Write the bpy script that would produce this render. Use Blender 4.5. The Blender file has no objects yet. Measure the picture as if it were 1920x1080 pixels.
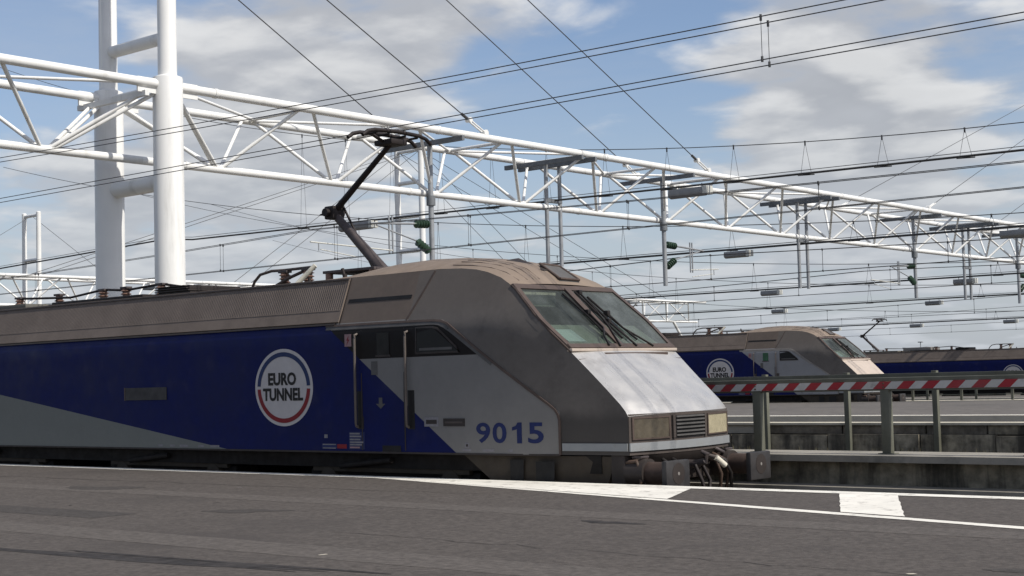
import bpy, math, random
from mathutils import Vector, Matrix

random.seed(7)
scene = bpy.context.scene
C = scene.collection

# ------------------------------------------------------------------ camera
F_PX = 2795.0
CAM = Vector((0.0, 0.0, 2.22))


def _dir(px, py):
    return Vector((px - 960.0, -(py - 540.0), -F_PX))


ax_x = -_dir(-2320, 794.5).normalized()
ax_y = _dir(3350, 640)
ax_y = (ax_y - ax_x * ax_y.dot(ax_x)).normalized()
ax_z = ax_x.cross(ax_y)
ROT = Matrix((ax_x, ax_y, ax_z))
cam = bpy.data.cameras.new('camera')
cam.lens = 36.0 * F_PX / 1920.0
cam.sensor_width = 36.0
cam.clip_start = 0.1
cam.clip_end = 20000
cam_o = bpy.data.objects.new('camera', cam)
cam_o.matrix_world = Matrix.Translation(CAM) @ ROT.to_4x4()
C.objects.link(cam_o)
scene.camera = cam_o

# ------------------------------------------------------------------ light
SUN_AZ, SUN_EL = math.radians(7.0), math.radians(47.0)
sun_dir = Vector((math.cos(SUN_EL) * math.cos(SUN_AZ), math.cos(SUN_EL) * math.sin(SUN_AZ), math.sin(SUN_EL)))
sun = bpy.data.lights.new('sun', 'SUN')
sun.energy = 4.7
sun.angle = math.radians(0.6)
sun.color = (1.0, 0.955, 0.88)
sun_o = bpy.data.objects.new('sun', sun)
sun_o.rotation_euler = sun_dir.to_track_quat('Z', 'Y').to_euler()
C.objects.link(sun_o)

world = bpy.data.worlds.new('World')
scene.world = world
world.use_nodes = True
scene.view_settings.view_transform = 'Standard'
scene.view_settings.look = 'None'
scene.view_settings.exposure = 0.0
scene.view_settings.gamma = 1.0
scene.render.engine = 'CYCLES'
scene.cycles.max_bounces = 6
scene.cycles.diffuse_bounces = 3
scene.cycles.glossy_bounces = 3
scene.cycles.transmission_bounces = 3
scene.cycles.transparent_max_bounces = 6


class NG:
    """tiny helper to wire nodes"""
    def __init__(self, tree):
        self.t = tree
        tree.nodes.clear()

    def n(self, kind, **kw):
        nd = self.t.nodes.new('ShaderNode' + kind)
        for k, v in kw.items():
            setattr(nd, k, v)
        return nd

    def link(self, a, b):
        self.t.links.new(a, b)

    def val(self, sock, v):
        if hasattr(v, 'is_linked') or isinstance(v, bpy.types.NodeSocket):
            self.link(v, sock)
        else:
            sock.default_value = v

    def math(self, op, a, b=0.0, c=0.0, clamp=False):
        nd = self.n('Math', operation=op)
        nd.use_clamp = clamp
        self.val(nd.inputs[0], a)
        self.val(nd.inputs[1], b)
        self.val(nd.inputs[2], c)
        return nd.outputs[0]

    def vmath(self, op, a, b=(0, 0, 0)):
        nd = self.n('VectorMath', operation=op)
        self.val(nd.inputs[0], a)
        self.val(nd.inputs[1], b)
        return nd

    def noise(self, vec, scale, detail=4, rough=0.5, dist=0.0):
        nd = self.n('TexNoise')
        nd.noise_dimensions = '3D'
        if vec is not None:
            self.link(vec, nd.inputs['Vector'])
        nd.inputs['Scale'].default_value = scale
        nd.inputs['Detail'].default_value = detail
        nd.inputs['Roughness'].default_value = rough
        nd.inputs['Distortion'].default_value = dist
        return nd.outputs['Fac']

    def ramp(self, v, a, b, lo=0.0, hi=1.0, smooth=True):
        nd = self.n('MapRange')
        nd.interpolation_type = 'SMOOTHSTEP' if smooth else 'LINEAR'
        nd.clamp = True
        self.val(nd.inputs['Value'], v)
        nd.inputs['From Min'].default_value = a
        nd.inputs['From Max'].default_value = b
        nd.inputs['To Min'].default_value = lo
        nd.inputs['To Max'].default_value = hi
        return nd.outputs['Result']

    def mix(self, f, a, b, mode='MIX'):
        nd = self.n('Mix')
        nd.data_type = 'RGBA'
        nd.blend_type = mode
        self.val(nd.inputs['Factor'], f)
        for s, v in ((nd.inputs['A'], a), (nd.inputs['B'], b)):
            pass
        A = [s for s in nd.inputs if s.name == 'A' and s.type == 'RGBA'][0]
        B = [s for s in nd.inputs if s.name == 'B' and s.type == 'RGBA'][0]
        for s, v in ((A, a), (B, b)):
            if isinstance(v, bpy.types.NodeSocket):
                self.link(v, s)
            else:
                s.default_value = (v[0], v[1], v[2], 1.0)
        return [s for s in nd.outputs if s.type == 'RGBA'][0]


def build_sky():
    g = NG(world.node_tree)
    out = g.n('OutputWorld')
    bg = g.n('Background')
    g.link(bg.outputs[0], out.inputs['Surface'])
    sky = g.n('TexSky')
    sky.sky_type = 'NISHITA'
    sky.sun_disc = False
    sky.sun_elevation = SUN_EL
    sky.sun_rotation = math.radians(90) - SUN_AZ
    sky.altitude = 0
    sky.air_density = 1.0
    sky.dust_density = 1.2
    sky.ozone_density = 1.6
    tc = g.n('TexCoord')
    D = tc.outputs['Generated']
    sep = g.n('SeparateXYZ')
    g.link(D, sep.inputs[0])
    dz = g.math('MAXIMUM', sep.outputs['Z'], 0.0)
    den = g.math('ADD', dz, 0.16)
    px = g.math('DIVIDE', sep.outputs['X'], den)
    py = g.math('DIVIDE', sep.outputs['Y'], den)
    comb = g.n('CombineXYZ')
    g.link(px, comb.inputs[0])
    g.link(py, comb.inputs[1])
    P = comb.outputs[0]
    # cloud banks that stand in this part of the sky: direction (picture position when seen from the viewpoint), radius, amount
    banks = [((560, 185), 0.11, 0.16), ((760, 130), 0.09, 0.08), ((1600, 60), 0.10, 0.10), ((1760, 230), 0.09, 0.14), ((1880, 110), 0.06, -0.08),
             ((1450, 250), 0.06, 0.10), ((420, 400), 0.10, 0.12), ((120, 400), 0.07, 0.12), ((1050, 480), 0.12, 0.06),
             ((1550, 400), 0.10, 0.11), ((1100, 20), 0.07, 0.07),
             ((60, 60), 0.10, -0.14), ((1150, 190), 0.09, -0.16), ((860, 330), 0.07, -0.12), ((1380, 340), 0.05, -0.06),
             ((1880, 330), 0.05, -0.08)]
    bias = None
    for (u, v), s, a in banks:
        d = (ROT @ _dir(u, v)).normalized()
        dist = g.vmath('DISTANCE', D, tuple(d)).outputs['Value']
        w = g.ramp(dist, 0.0, s * 1.6, a, 0.0)
        bias = w if bias is None else g.math('ADD', bias, w)

    def density(vec):
        big = g.noise(vec, 1.7, 2, 0.5)
        fine = g.noise(vec, 4.2, 6, 0.50, 0.2)
        s = g.math('MULTIPLY_ADD', big, 0.38, g.math('MULTIPLY', fine, 0.69))
        return g.math('ADD', s, bias)

    d0 = density(P)
    off = g.vmath('ADD', P, (sun_dir.x * 0.16, sun_dir.y * 0.16 - 0.10, 0.0)).outputs['Vector']
    d1 = density(off)
    cover = g.ramp(d0, 0.485, 0.68)
    lit = g.ramp(g.math('SUBTRACT', d0, d1), -0.09, 0.16)
    thick = g.ramp(d0, 0.60, 0.88, 1.0, 0.88)
    cl = g.mix(lit, (0.49, 0.50, 0.525), (0.83, 0.825, 0.815))
    cl = g.mix(1.0, cl, None or (1, 1, 1), 'MULTIPLY')
    tn = g.n('CombineXYZ')
    for i in range(3):
        g.link(thick, tn.inputs[i])
    cl2 = g.mix(1.0, cl, tn.outputs[0], 'MULTIPLY')
    skyc = g.vmath('SCALE', sky.outputs[0])
    skyc.inputs['Scale'].default_value = 0.118
    # thin high veil
    veil = g.ramp(g.noise(P, 0.9, 6, 0.62, 0.6), 0.40, 0.75, 0.0, 0.42)
    skyt = g.vmath('MULTIPLY', skyc.outputs['Vector'], (1.02, 1.0, 1.05)).outputs['Vector']   # camera white balance
    base = g.mix(veil, skyt, (0.48, 0.53, 0.61))
    colr = g.mix(g.math('MULTIPLY', cover, 0.88), base, cl2)
    haze = g.ramp(sep.outputs['Z'], 0.0, 0.22, 0.72, 0.0)
    colr = g.mix(haze, colr, (0.49, 0.54, 0.61))
    g.link(colr, bg.inputs['Color'])
    bg.inputs['Strength'].default_value = 1.0


build_sky()

# ------------------------------------------------------------------ materials
MATS = {}


def mat(name, col, rough=0.6, metal=0.0, var=0.12, vscale=3.0, bump=0.0, bscale=40.0, dirt=None, dscale=1.2, spec=0.28, streak=False, dlo=0.5, dhi=0.72):
    """principled material with soft colour variation, optional dirt colour and fine relief, all in world space"""
    m = bpy.data.materials.new(name)
    m.use_nodes = True
    g = NG(m.node_tree)
    out = g.n('OutputMaterial')
    p = g.n('BsdfPrincipled')
    g.link(p.outputs[0], out.inputs['Surface'])
    geo = g.n('NewGeometry')
    pos = geo.outputs['Position']
    n1 = g.noise(pos, vscale, 6, 0.6)
    f = g.ramp(n1, 0.3, 0.7, 1.0 - var, 1.0 + var, smooth=False)
    c = g.n('CombineXYZ')
    for i in range(3):
        g.link(g.math('MULTIPLY', f, col[i]), c.inputs[i])
    colr = c.outputs[0]
    if dirt:
        vec = pos
        if streak:
            mp = g.n('Mapping')
            mp.inputs['Scale'].default_value = (1.0, 1.0, 0.12)
            g.link(pos, mp.inputs['Vector'])
            vec = mp.outputs[0]
        dn = g.noise(vec, dscale, 8, 0.68)
        colr = g.mix(g.ramp(dn, dlo, dhi, 0.0, 0.85), colr, dirt)
    g.link(colr, p.inputs['Base Color'])
    p.inputs['Metallic'].default_value = metal
    p.inputs['Specular IOR Level'].default_value = spec
    rn = g.ramp(g.noise(pos, vscale * 2.3, 4), 0.3, 0.7, max(rough - 0.08, 0.03), min(rough + 0.08, 1.0))
    g.link(rn, p.inputs['Roughness'])
    if bump:
        b = g.n('Bump')
        b.inputs['Strength'].default_value = bump
        b.inputs['Distance'].default_value = 0.01
        g.link(g.noise(pos, bscale, 6, 0.65), b.inputs['Height'])
        g.link(b.outputs[0], p.inputs['Normal'])
    MATS[name] = m
    return m


def lin(r, g_, b):
    return tuple((v / 255.0) ** 2.2 for v in (r, g_, b))


mat('white_steel', (0.72, 0.715, 0.69), 0.38, var=0.05, vscale=0.6, dirt=(0.42, 0.41, 0.375), dscale=1.3, streak=True, dlo=0.50, dhi=0.80)
mat('galvanised', (0.30, 0.31, 0.32), 0.5, 0.35, var=0.15, vscale=2.0)
mat('dark_beam', (0.16, 0.17, 0.18), 0.6, 0.2, var=0.15)
mat('wire', (0.07, 0.07, 0.072), 0.6, 0.3, var=0.05)
mat('cable', (0.05, 0.05, 0.05), 0.7, var=0.1)
mat('insulator_green', (0.035, 0.065, 0.042), 0.25, var=0.1)
mat('lamp_grey', (0.24, 0.245, 0.25), 0.5, var=0.12, vscale=4)
mat('lamp_end', (0.52, 0.52, 0.48), 0.5, var=0.1)
mat('asphalt', (0.078, 0.068, 0.061), 0.9, var=0.34, vscale=16, bump=0.5, bscale=55, dirt=(0.058, 0.051, 0.047), dscale=0.35, spec=0.2)
mat('far_asphalt', (0.115, 0.104, 0.094), 0.9, var=0.25, vscale=3, bump=0.3, bscale=40, dirt=(0.08, 0.075, 0.07), dscale=0.25, spec=0.25)
mat('road_paint', (0.70, 0.67, 0.60), 0.7, var=0.12, vscale=1.1, dirt=(0.24, 0.22, 0.195), dscale=4.5, dlo=0.53, dhi=0.68, bump=0.25, bscale=50)
mat('concrete', (0.25, 0.23, 0.195), 0.88, var=0.2, vscale=1.5, bump=0.35, bscale=25, dirt=(0.12, 0.115, 0.10), dscale=0.9)
mat('concrete_light', (0.46, 0.42, 0.34), 0.88, var=0.12, vscale=1.5, bump=0.25, bscale=25, dirt=(0.25, 0.24, 0.2), dscale=0.9)
mat('dirty_concrete', (0.25, 0.22, 0.165), 0.92, var=0.55, vscale=5.0, bump=1.0, bscale=9, dirt=(0.035, 0.032, 0.028), dscale=1.6, streak=True, dlo=0.42, dhi=0.62)
mat('block_pale', (0.34, 0.315, 0.265), 0.9, var=0.2, vscale=2.0, bump=0.4, bscale=18, dirt=(0.08, 0.075, 0.06), dscale=1.4, streak=True)
mat('block_dark', (0.16, 0.14, 0.112), 0.92, var=0.45, vscale=5.0, bump=0.5, bscale=18, dirt=(0.04, 0.036, 0.03), dscale=1.4, streak=True)
mat('ballast', (0.095, 0.082, 0.07), 0.95, var=0.5, vscale=14, bump=1.0, bscale=16)
mat('earth', (0.09, 0.08, 0.06), 0.95, var=0.35, vscale=0.6, bump=0.6, bscale=9, dirt=(0.06, 0.065, 0.035), dscale=0.3)
mat('rail_steel', (0.12, 0.08, 0.06), 0.6, 0.5, var=0.2)
mat('sleeper', (0.22, 0.21, 0.19), 0.9, var=0.2)
mat('fence_olive', (0.118, 0.118, 0.092), 0.6, var=0.18, vscale=2.5, dirt=(0.09, 0.085, 0.06), dscale=1.5, streak=True)
mat('stripe_red', (0.32, 0.022, 0.03), 0.5, var=0.12)
mat('stripe_white', (0.50, 0.48, 0.455), 0.5, var=0.1, dirt=(0.35, 0.33, 0.30), dscale=2.5)
mat('stripe_red_faded', (0.30, 0.035, 0.04), 0.6, var=0.2, dirt=(0.16, 0.05, 0.05), dscale=3)
mat('stripe_white_dull', (0.46, 0.44, 0.41), 0.6, var=0.15, dirt=(0.26, 0.24, 0.21), dscale=3)
mat('hood_paint', (0.55, 0.53, 0.50), 0.34, 0.55, var=0.06, vscale=1.5, dirt=(0.37, 0.35, 0.325), dscale=1.6, dlo=0.48, dhi=0.75)
mat('hood_beige', (0.44, 0.37, 0.31), 0.5, 0.0, var=0.06, vscale=1.5, dirt=(0.33, 0.275, 0.23), dscale=1.6)
mat('strip_grey', (0.25, 0.26, 0.265), 0.42, 0.1, var=0.1, vscale=3, dirt=(0.22, 0.22, 0.21), dscale=3)
mat('nose_brown', (0.07, 0.057, 0.05), 0.6, var=0.18, vscale=3)
mat('trim_brown', (0.075, 0.054, 0.045), 0.55, var=0.2, vscale=4)
mat('trim_dark', (0.035, 0.028, 0.025), 0.6, var=0.2)
mat('trim_light', (0.20, 0.185, 0.17), 0.45, var=0.15, vscale=4)
mat('black', (0.010, 0.009, 0.009), 0.6, var=0.2)
mat('black_rubber', (0.018, 0.015, 0.014), 0.55, var=0.2)
mat('cab_roof_tan', (0.20, 0.155, 0.119), 0.62, var=0.1, vscale=3, dirt=(0.135, 0.104, 0.082), dscale=1.8, streak=False, dlo=0.45, dhi=0.75, spec=0.3)
mat('roof_grey', (0.12, 0.115, 0.10), 0.7, var=0.2, vscale=2)
mat('underframe', (0.009, 0.007, 0.006), 0.8, var=0.3)
mat('skirt_brown', (0.042, 0.033, 0.024), 0.75, var=0.22, vscale=2.5, dirt=(0.028, 0.022, 0.016), dscale=1.8)
mat('wheel_steel', (0.045, 0.038, 0.033), 0.6, 0.4, var=0.2)
mat('buffer_plate', (0.05, 0.047, 0.047), 0.55, 0.3, var=0.2, vscale=5, dirt=(0.05, 0.045, 0.045), dscale=4)
mat('buffer_rust', (0.05, 0.034, 0.028), 0.7, 0.1, var=0.3, vscale=6)
mat('hose_brown', (0.07, 0.046, 0.034), 0.6, var=0.25, vscale=8)
mat('cream', (0.62, 0.58, 0.48), 0.5, var=0.1)
mat('steel_bar', (0.13, 0.11, 0.098), 0.45, 0.3, var=0.15)
mat('logo_white', (0.47, 0.44, 0.425), 0.5, var=0.07, vscale=4)
mat('logo_blue', (0.012, 0.026, 0.09), 0.5, var=0.1)
mat('logo_red', (0.19, 0.008, 0.013), 0.5, var=0.1)
mat('logo_black', (0.010, 0.008, 0.007), 0.5, var=0.1)
mat('number_blue', (0.012, 0.02, 0.085), 0.5, var=0.15)
mat('sticker_pink', (0.30, 0.19, 0.19), 0.6, var=0.1)
mat('sticker_pale', (0.20, 0.19, 0.20), 0.6, var=0.2, vscale=12)
mat('plate_grey', (0.09, 0.086, 0.082), 0.6, var=0.2, vscale=4)
mat('plate_dark', (0.042, 0.040, 0.040), 0.6, var=0.25, vscale=4)
mat('lens_dirty', (0.085, 0.072, 0.053), 0.3, var=0.25, vscale=6, dirt=(0.055, 0.048, 0.04), dscale=5)
mat('lens_amber', (0.34, 0.30, 0.20), 0.3, var=0.12, vscale=9)
mat('panto_dark', (0.022, 0.017, 0.016), 0.6, 0.2, var=0.25, vscale=6)
mat('panto_brown', (0.075, 0.062, 0.06), 0.55, 0.2, var=0.25, vscale=5)
mat('insulator_brown', (0.18, 0.11, 0.085), 0.35, var=0.15)
mat('interior_dark', (0.05, 0.06, 0.085), 0.8, var=0.2)
mat('interior_beige', (0.36, 0.34, 0.27), 0.8, var=0.08)
mat('paper', (0.80, 0.80, 0.76), 0.7, var=0.03)
mat('green_glass', (0.03, 0.10, 0.05), 0.15, var=0.2)
mat('side_glass', (0.008, 0.008, 0.009), 0.12, var=0.1, spec=0.15)
mat('far_building', (0.30, 0.31, 0.33), 0.8, var=0.1)
mat('band_dark', (0.010, 0.0085, 0.008), 0.5, var=0.2, vscale=3)


def glass_mat(key, lo, hi):
    m = bpy.data.materials.new('windscreen_' + key)
    m.use_nodes = True
    g = NG(m.node_tree)
    out = g.n('OutputMaterial')
    mixs = g.n('MixShader')
    tr = g.n('BsdfTransparent')
    tr.inputs['Color'].default_value = (0.62, 0.68, 0.66, 1)
    gl = g.n('BsdfPrincipled')
    gl.inputs['Base Color'].default_value = (0.30, 0.32, 0.31, 1)
    gl.inputs['Roughness'].default_value = 0.12
    gl.inputs['Specular IOR Level'].default_value = 0.7
    geo = g.n('NewGeometry')
    n = g.noise(geo.outputs['Position'], 2.4, 6, 0.65)
    lw = g.n('LayerWeight')
    lw.inputs['Blend'].default_value = 0.5
    fac = g.math('ADD', g.ramp(n, 0.35, 0.75, lo, hi), g.math('MULTIPLY', g.math('POWER', lw.outputs['Facing'], 4.0), 0.35), clamp=True)
    g.link(fac, mixs.inputs[0])
    g.link(tr.outputs[0], mixs.inputs[1])
    g.link(gl.outputs[0], mixs.inputs[2])
    g.link(mixs.outputs[0], out.inputs['Surface'])
    MATS[key] = m


glass_mat('glass', 0.03, 0.12)
glass_mat('glass_pale_sheen', 0.12, 0.30)  # dirt film made paler, with the right pane's reflected haze in its colour


def livery(name, dark_band=True):
    """paint scheme of the locomotive side: blue body, pale wedge at the rear, grey cab end; in locomotive coordinates"""
    m = bpy.data.materials.new(name)
    m.use_nodes = True
    g = NG(m.node_tree)
    out = g.n('OutputMaterial')
    p = g.n('BsdfPrincipled')
    g.link(p.outputs[0], out.inputs['Surface'])
    tc = g.n('TexCoord')
    O = tc.outputs['Object']
    sp = g.n('SeparateXYZ')
    g.link(O, sp.inputs[0])
    x, z = sp.outputs['X'], sp.outputs['Z']

    def half(p0, p1):   # 1 on the right-hand/upper side of the line p0->p1
        (x0, z0), (x1, z1) = p0, p1
        nx, nz = -(z1 - z0), (x1 - x0)
        v = g.math('MULTIPLY_ADD', x, nx, g.math('MULTIPLY_ADD', z, nz, -(nx * x0 + nz * z0)))
        return g.math('GREATER_THAN', v, 0.0)

    n = g.noise(O, 1.6, 7, 0.62)
    n2 = g.noise(O, 9.0, 5, 0.6)

    def shade(c, a=0.10):
        f = g.ramp(n, 0.3, 0.7, 1 - a, 1 + a, smooth=False)
        f2 = g.math('MULTIPLY', f, g.ramp(n2, 0.3, 0.7, 1 - a * 0.5, 1 + a * 0.5, smooth=False))
        cb = g.n('CombineXYZ')
        for i in range(3):
            g.link(g.math('MULTIPLY', f2, c[i]), cb.inputs[i])
        return cb.outputs[0]

    blue = shade((0.0045, 0.0085, 0.068), 0.16)
    # faint paler blotches on the blue
    vor = g.noise(O, 2.3, 2, 0.4)
    blue = g.mix(g.ramp(vor, 0.56, 0.78, 0.0, 0.32), blue, (0.035, 0.035, 0.075))
    wedge = shade((0.165, 0.172, 0.158), 0.06)
    grey = shade((0.185, 0.178, 0.170) if dark_band else (0.24, 0.24, 0.245), 0.06)
    shell = shade((0.125, 0.112, 0.102), 0.10)
    roofc = shade((0.122, 0.098, 0.082), 0.10)
    col = blue
    below = g.math('SUBTRACT', 1.0, half((-16.26, 2.12), (-8.74, 1.06)))
    col = g.mix(below, col, wedge)
    front = half((-3.14, 1.04), (-6.15, 3.19))
    front = half((-3.14, 1.04), (-6.15, 3.19))
    fr = g.math('SUBTRACT', 1.0, front) if False else front
    # direction test: the cab end lies at larger x
    v = g.math('MULTIPLY_ADD', x, 2.15, g.math('MULTIPLY_ADD', z, 3.01, 2.15 * 3.14 - 3.01 * 1.04))
    fr = g.math('GREATER_THAN', v, 0.0)
    col = g.mix(fr, col, grey)
    if dark_band:
        b = g.math('MULTIPLY', g.math('GREATER_THAN', z, 2.565), g.math('LESS_THAN', z, 3.06))
        b = g.math('MULTIPLY', b, fr)
        band = shade((0.012, 0.0098, 0.009), 0.2)
        col = g.mix(b, col, band)
    # cab shell ahead of the raised panel edge
    vd = g.math('MULTIPLY_ADD', x, 1.22, g.math('MULTIPLY_ADD', z, 1.87, -(1.22 * (-1.29) + 1.87 * 1.74)))
    s1 = g.math('GREATER_THAN', vd, 0.0)
    s2 = g.math('GREATER_THAN', x, -1.19)
    s3 = g.math('MULTIPLY', g.math('GREATER_THAN', z, 3.135), g.math('GREATER_THAN', x, -4.2))
    sh = g.math('MAXIMUM', g.math('MAXIMUM', s1, s2), s3)
    # vertical soot fade on the shell near the nose is dirt with its own outline
    soot = g.ramp(g.noise(O, 1.1, 6, 0.7), 0.48, 0.75, 0.0, 0.6)
    shellc = g.mix(soot, shell, (0.058, 0.053, 0.05))
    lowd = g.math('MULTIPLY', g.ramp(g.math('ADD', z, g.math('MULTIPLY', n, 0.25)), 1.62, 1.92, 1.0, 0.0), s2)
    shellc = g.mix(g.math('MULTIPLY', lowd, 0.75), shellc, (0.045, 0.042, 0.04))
    up = g.ramp(z, 3.0, 3.6)
    shellc = g.mix(g.math('MULTIPLY', up, 0.5), shellc, (0.125, 0.105, 0.09))
    s3r = g.math('MULTIPLY', g.math('GREATER_THAN', z, 3.175), g.math('LESS_THAN', x, -4.2))
    shellall = g.math('MAXIMUM', sh, 0.0)
    col = g.mix(shellall, col, shellc)
    col = g.mix(s3r, col, roofc)
    g.link(col, p.inputs['Base Color'])
    g.link(g.ramp(n, 0.3, 0.7, 0.42, 0.62), p.inputs['Roughness'])
    p.inputs['Specular IOR Level'].default_value = 0.12
    MATS[name] = m


livery('livery_dark', True)
livery('livery_light', False)


def roof_panel_mat():
    """dusty brown louvred roof cheek"""
    m = bpy.data.materials.new('roof_louvre')
    m.use_nodes = True
    g = NG(m.node_tree)
    out = g.n('OutputMaterial')
    p = g.n('BsdfPrincipled')
    g.link(p.outputs[0], out.inputs['Surface'])
    tc = g.n('TexCoord')
    O = tc.outputs['Object']
    sp = g.n('SeparateXYZ')
    g.link(O, sp.inputs[0])
    n = g.noise(O, 1.8, 7, 0.65)
    rib = g.math('SINE', g.math('MULTIPLY', sp.outputs['X'], 2 * math.pi / 0.05))
    zone = g.math('MULTIPLY', g.ramp(sp.outputs['Z'], 3.40, 3.44), g.ramp(sp.outputs['Z'], 3.88, 3.90, 1, 0))
    ribm = g.math('MULTIPLY', rib, zone)
    col = g.mix(g.ramp(n, 0.3, 0.7), (0.120, 0.093, 0.075), (0.160, 0.126, 0.103))
    col = g.mix(g.ramp(ribm, 0.0, 0.9, 0.0, 0.45), col, (0.085, 0.066, 0.056))
    g.link(col, p.inputs['Base Color'])
    p.inputs['Roughness'].default_value = 0.75
    b = g.n('Bump')
    b.inputs['Strength'].default_value = 0.5
    b.inputs['Distance'].default_value = 0.01
    g.link(ribm, b.inputs['Height'])
    g.link(b.outputs[0], p.inputs['Normal'])
    MATS['roof_louvre'] = m


roof_panel_mat()


# ------------------------------------------------------------------ builders
def wm(o):
    b = o.matrix_basis.copy()
    if o.parent:
        return wm(o.parent) @ o.matrix_parent_inverse @ b
    return b


def attach(o, parent):
    if parent is not None:
        o.parent = parent
        o.matrix_parent_inverse = wm(parent).inverted()
    return o


def link_mesh(name, me, parent=None):
    o = bpy.data.objects.new(name, me)
    C.objects.link(o)
    return attach(o, parent)


def mesh(name, verts, faces, material, parent=None, smooth=False, sharp_deg=None):
    me = bpy.data.meshes.new(name)
    me.from_pydata([tuple(v) for v in verts], [], faces)
    me.materials.append(MATS[material])
    if smooth:
        me.polygons.foreach_set('use_smooth', [True] * len(me.polygons))
        if sharp_deg is not None:
            me.set_sharp_from_angle(angle=math.radians(sharp_deg))
    me.update()
    return link_mesh(name, me, parent)


def tag(o, label, cat, group=None):
    o['label'] = label
    o['category'] = cat
    if group:
        o['group'] = group
    return o


def thing(name, label, cat, loc=(0, 0, 0), group=None):
    o = bpy.data.objects.new(name, None)
    o.empty_display_size = 0.3
    o.location = loc
    C.objects.link(o)
    return tag(o, label, cat, group)


def struct(o):
    o['kind'] = 'structure'
    return o


_unit = {}


def unit_cyl(material, segs):
    k = ('cyl', material, segs)
    if k not in _unit:
        vs, fs = [], []
        for j in (0, 1):
            for i in range(segs):
                a = 2 * math.pi * i / segs
                vs.append((math.cos(a), math.sin(a), float(j)))
        for i in range(segs):
            k2 = (i + 1) % segs
            fs.append((i, k2, segs + k2, segs + i))
        fs.append(tuple(reversed(range(segs))))
        fs.append(tuple(range(segs, 2 * segs)))
        me = bpy.data.meshes.new('tube_' + material)
        me.from_pydata(vs, [], fs)
        me.materials.append(MATS[material])
        me.polygons.foreach_set('use_smooth', [True] * segs + [False, False])
        me.set_sharp_from_angle(angle=math.radians(50))
        _unit[k] = me
    return _unit[k]


def tube(name, p0, p1, r, material, parent=None, segs=12):
    p0, p1 = Vector(p0), Vector(p1)
    d = p1 - p0
    o = bpy.data.objects.new(name, unit_cyl(material, segs))
    q = d.to_track_quat('Z', 'Y')
    o.matrix_basis = Matrix.LocRotScale(p0, q, Vector((r, r, d.length)))
    C.objects.link(o)
    return attach(o, parent)


BOXF = [(0, 3, 2, 1), (4, 5, 6, 7), (0, 1, 5, 4), (1, 2, 6, 5), (2, 3, 7, 6), (3, 0, 4, 7)]


def box_verts(lo, hi):
    (x0, y0, z0), (x1, y1, z1) = lo, hi
    return [(x0, y0, z0), (x1, y0, z0), (x1, y1, z0), (x0, y1, z0), (x0, y0, z1), (x1, y0, z1), (x1, y1, z1), (x0, y1, z1)]


def box(name, lo, hi, material, parent=None, bevel=0.0):
    """box with real chamfered edges when bevel > 0"""
    if bevel <= 0:
        return mesh(name, box_verts(lo, hi), BOXF, material, parent)
    import bmesh
    bm = bmesh.new()
    vs = [bm.verts.new(v) for v in box_verts(lo, hi)]
    for f in BOXF:
        bm.faces.new([vs[i] for i in f])
    bmesh.ops.bevel(bm, geom=bm.edges[:], offset=bevel, segments=2, profile=0.6, affect='EDGES')
    me = bpy.data.meshes.new(name)
    bm.to_mesh(me)
    bm.free()
    me.materials.append(MATS[material])
    me.polygons.foreach_set('use_smooth', [True] * len(me.polygons))
    me.set_sharp_from_angle(angle=math.radians(35))
    return link_mesh(name, me, parent)


def ptube(name, pts, r, material, parent=None, segs=8):
    """one tube swept along a polyline"""
    pts = [Vector(p) for p in pts]
    vs, fs = [], []
    up = Vector((0.13, 0.21, 0.97)).normalized()
    for i, p in enumerate(pts):
        a = pts[max(i - 1, 0)]
        b = pts[min(i + 1, len(pts) - 1)]
        t = (b - a).normalized()
        u = t.cross(up)
        if u.length < 1e-3:
            u = t.cross(Vector((1, 0, 0)))
        u.normalize()
        w = u.cross(t)
        rr = r[i] if isinstance(r, (list, tuple)) else r
        for k in range(segs):
            an = 2 * math.pi * k / segs
            vs.append(p + (u * math.cos(an) + w * math.sin(an)) * rr)
    for i in range(len(pts) - 1):
        for k in range(segs):
            k2 = (k + 1) % segs
            fs.append((i * segs + k, i * segs + k2, (i + 1) * segs + k2, (i + 1) * segs + k))
    fs.append(tuple(range(segs)))
    n = (len(pts) - 1) * segs
    fs.append(tuple(reversed(range(n, n + segs))))
    return mesh(name, vs, fs, material, parent, smooth=True, sharp_deg=60)


def lathe_mesh(name, prof, material, segs=16):
    """closed lathe about z; prof = [(radius, z)]"""
    vs, fs = [], []
    for r, z in prof:
        for k in range(segs):
            a = 2 * math.pi * k / segs
            vs.append((r * math.cos(a), r * math.sin(a), z))
    for i in range(len(prof) - 1):
        for k in range(segs):
            k2 = (k + 1) % segs
            fs.append((i * segs + k, i * segs + k2, (i + 1) * segs + k2, (i + 1) * segs + k))
    fs.append(tuple(reversed(range(segs))))
    n = (len(prof) - 1) * segs
    fs.append(tuple(range(n, n + segs)))
    me = bpy.data.meshes.new(name)
    me.from_pydata(vs, [], fs)
    me.materials.append(MATS[material])
    me.polygons.foreach_set('use_smooth', [True] * len(me.polygons))
    me.set_sharp_from_angle(angle=math.radians(45))
    return me


def place(name, me, p0, axis, parent=None, scale=1.0):
    o = bpy.data.objects.new(name, me)
    o.matrix_basis = Matrix.LocRotScale(Vector(p0), Vector(axis).to_track_quat('Z', 'Y'), Vector((scale,) * 3))
    C.objects.link(o)
    return attach(o, parent)


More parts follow.
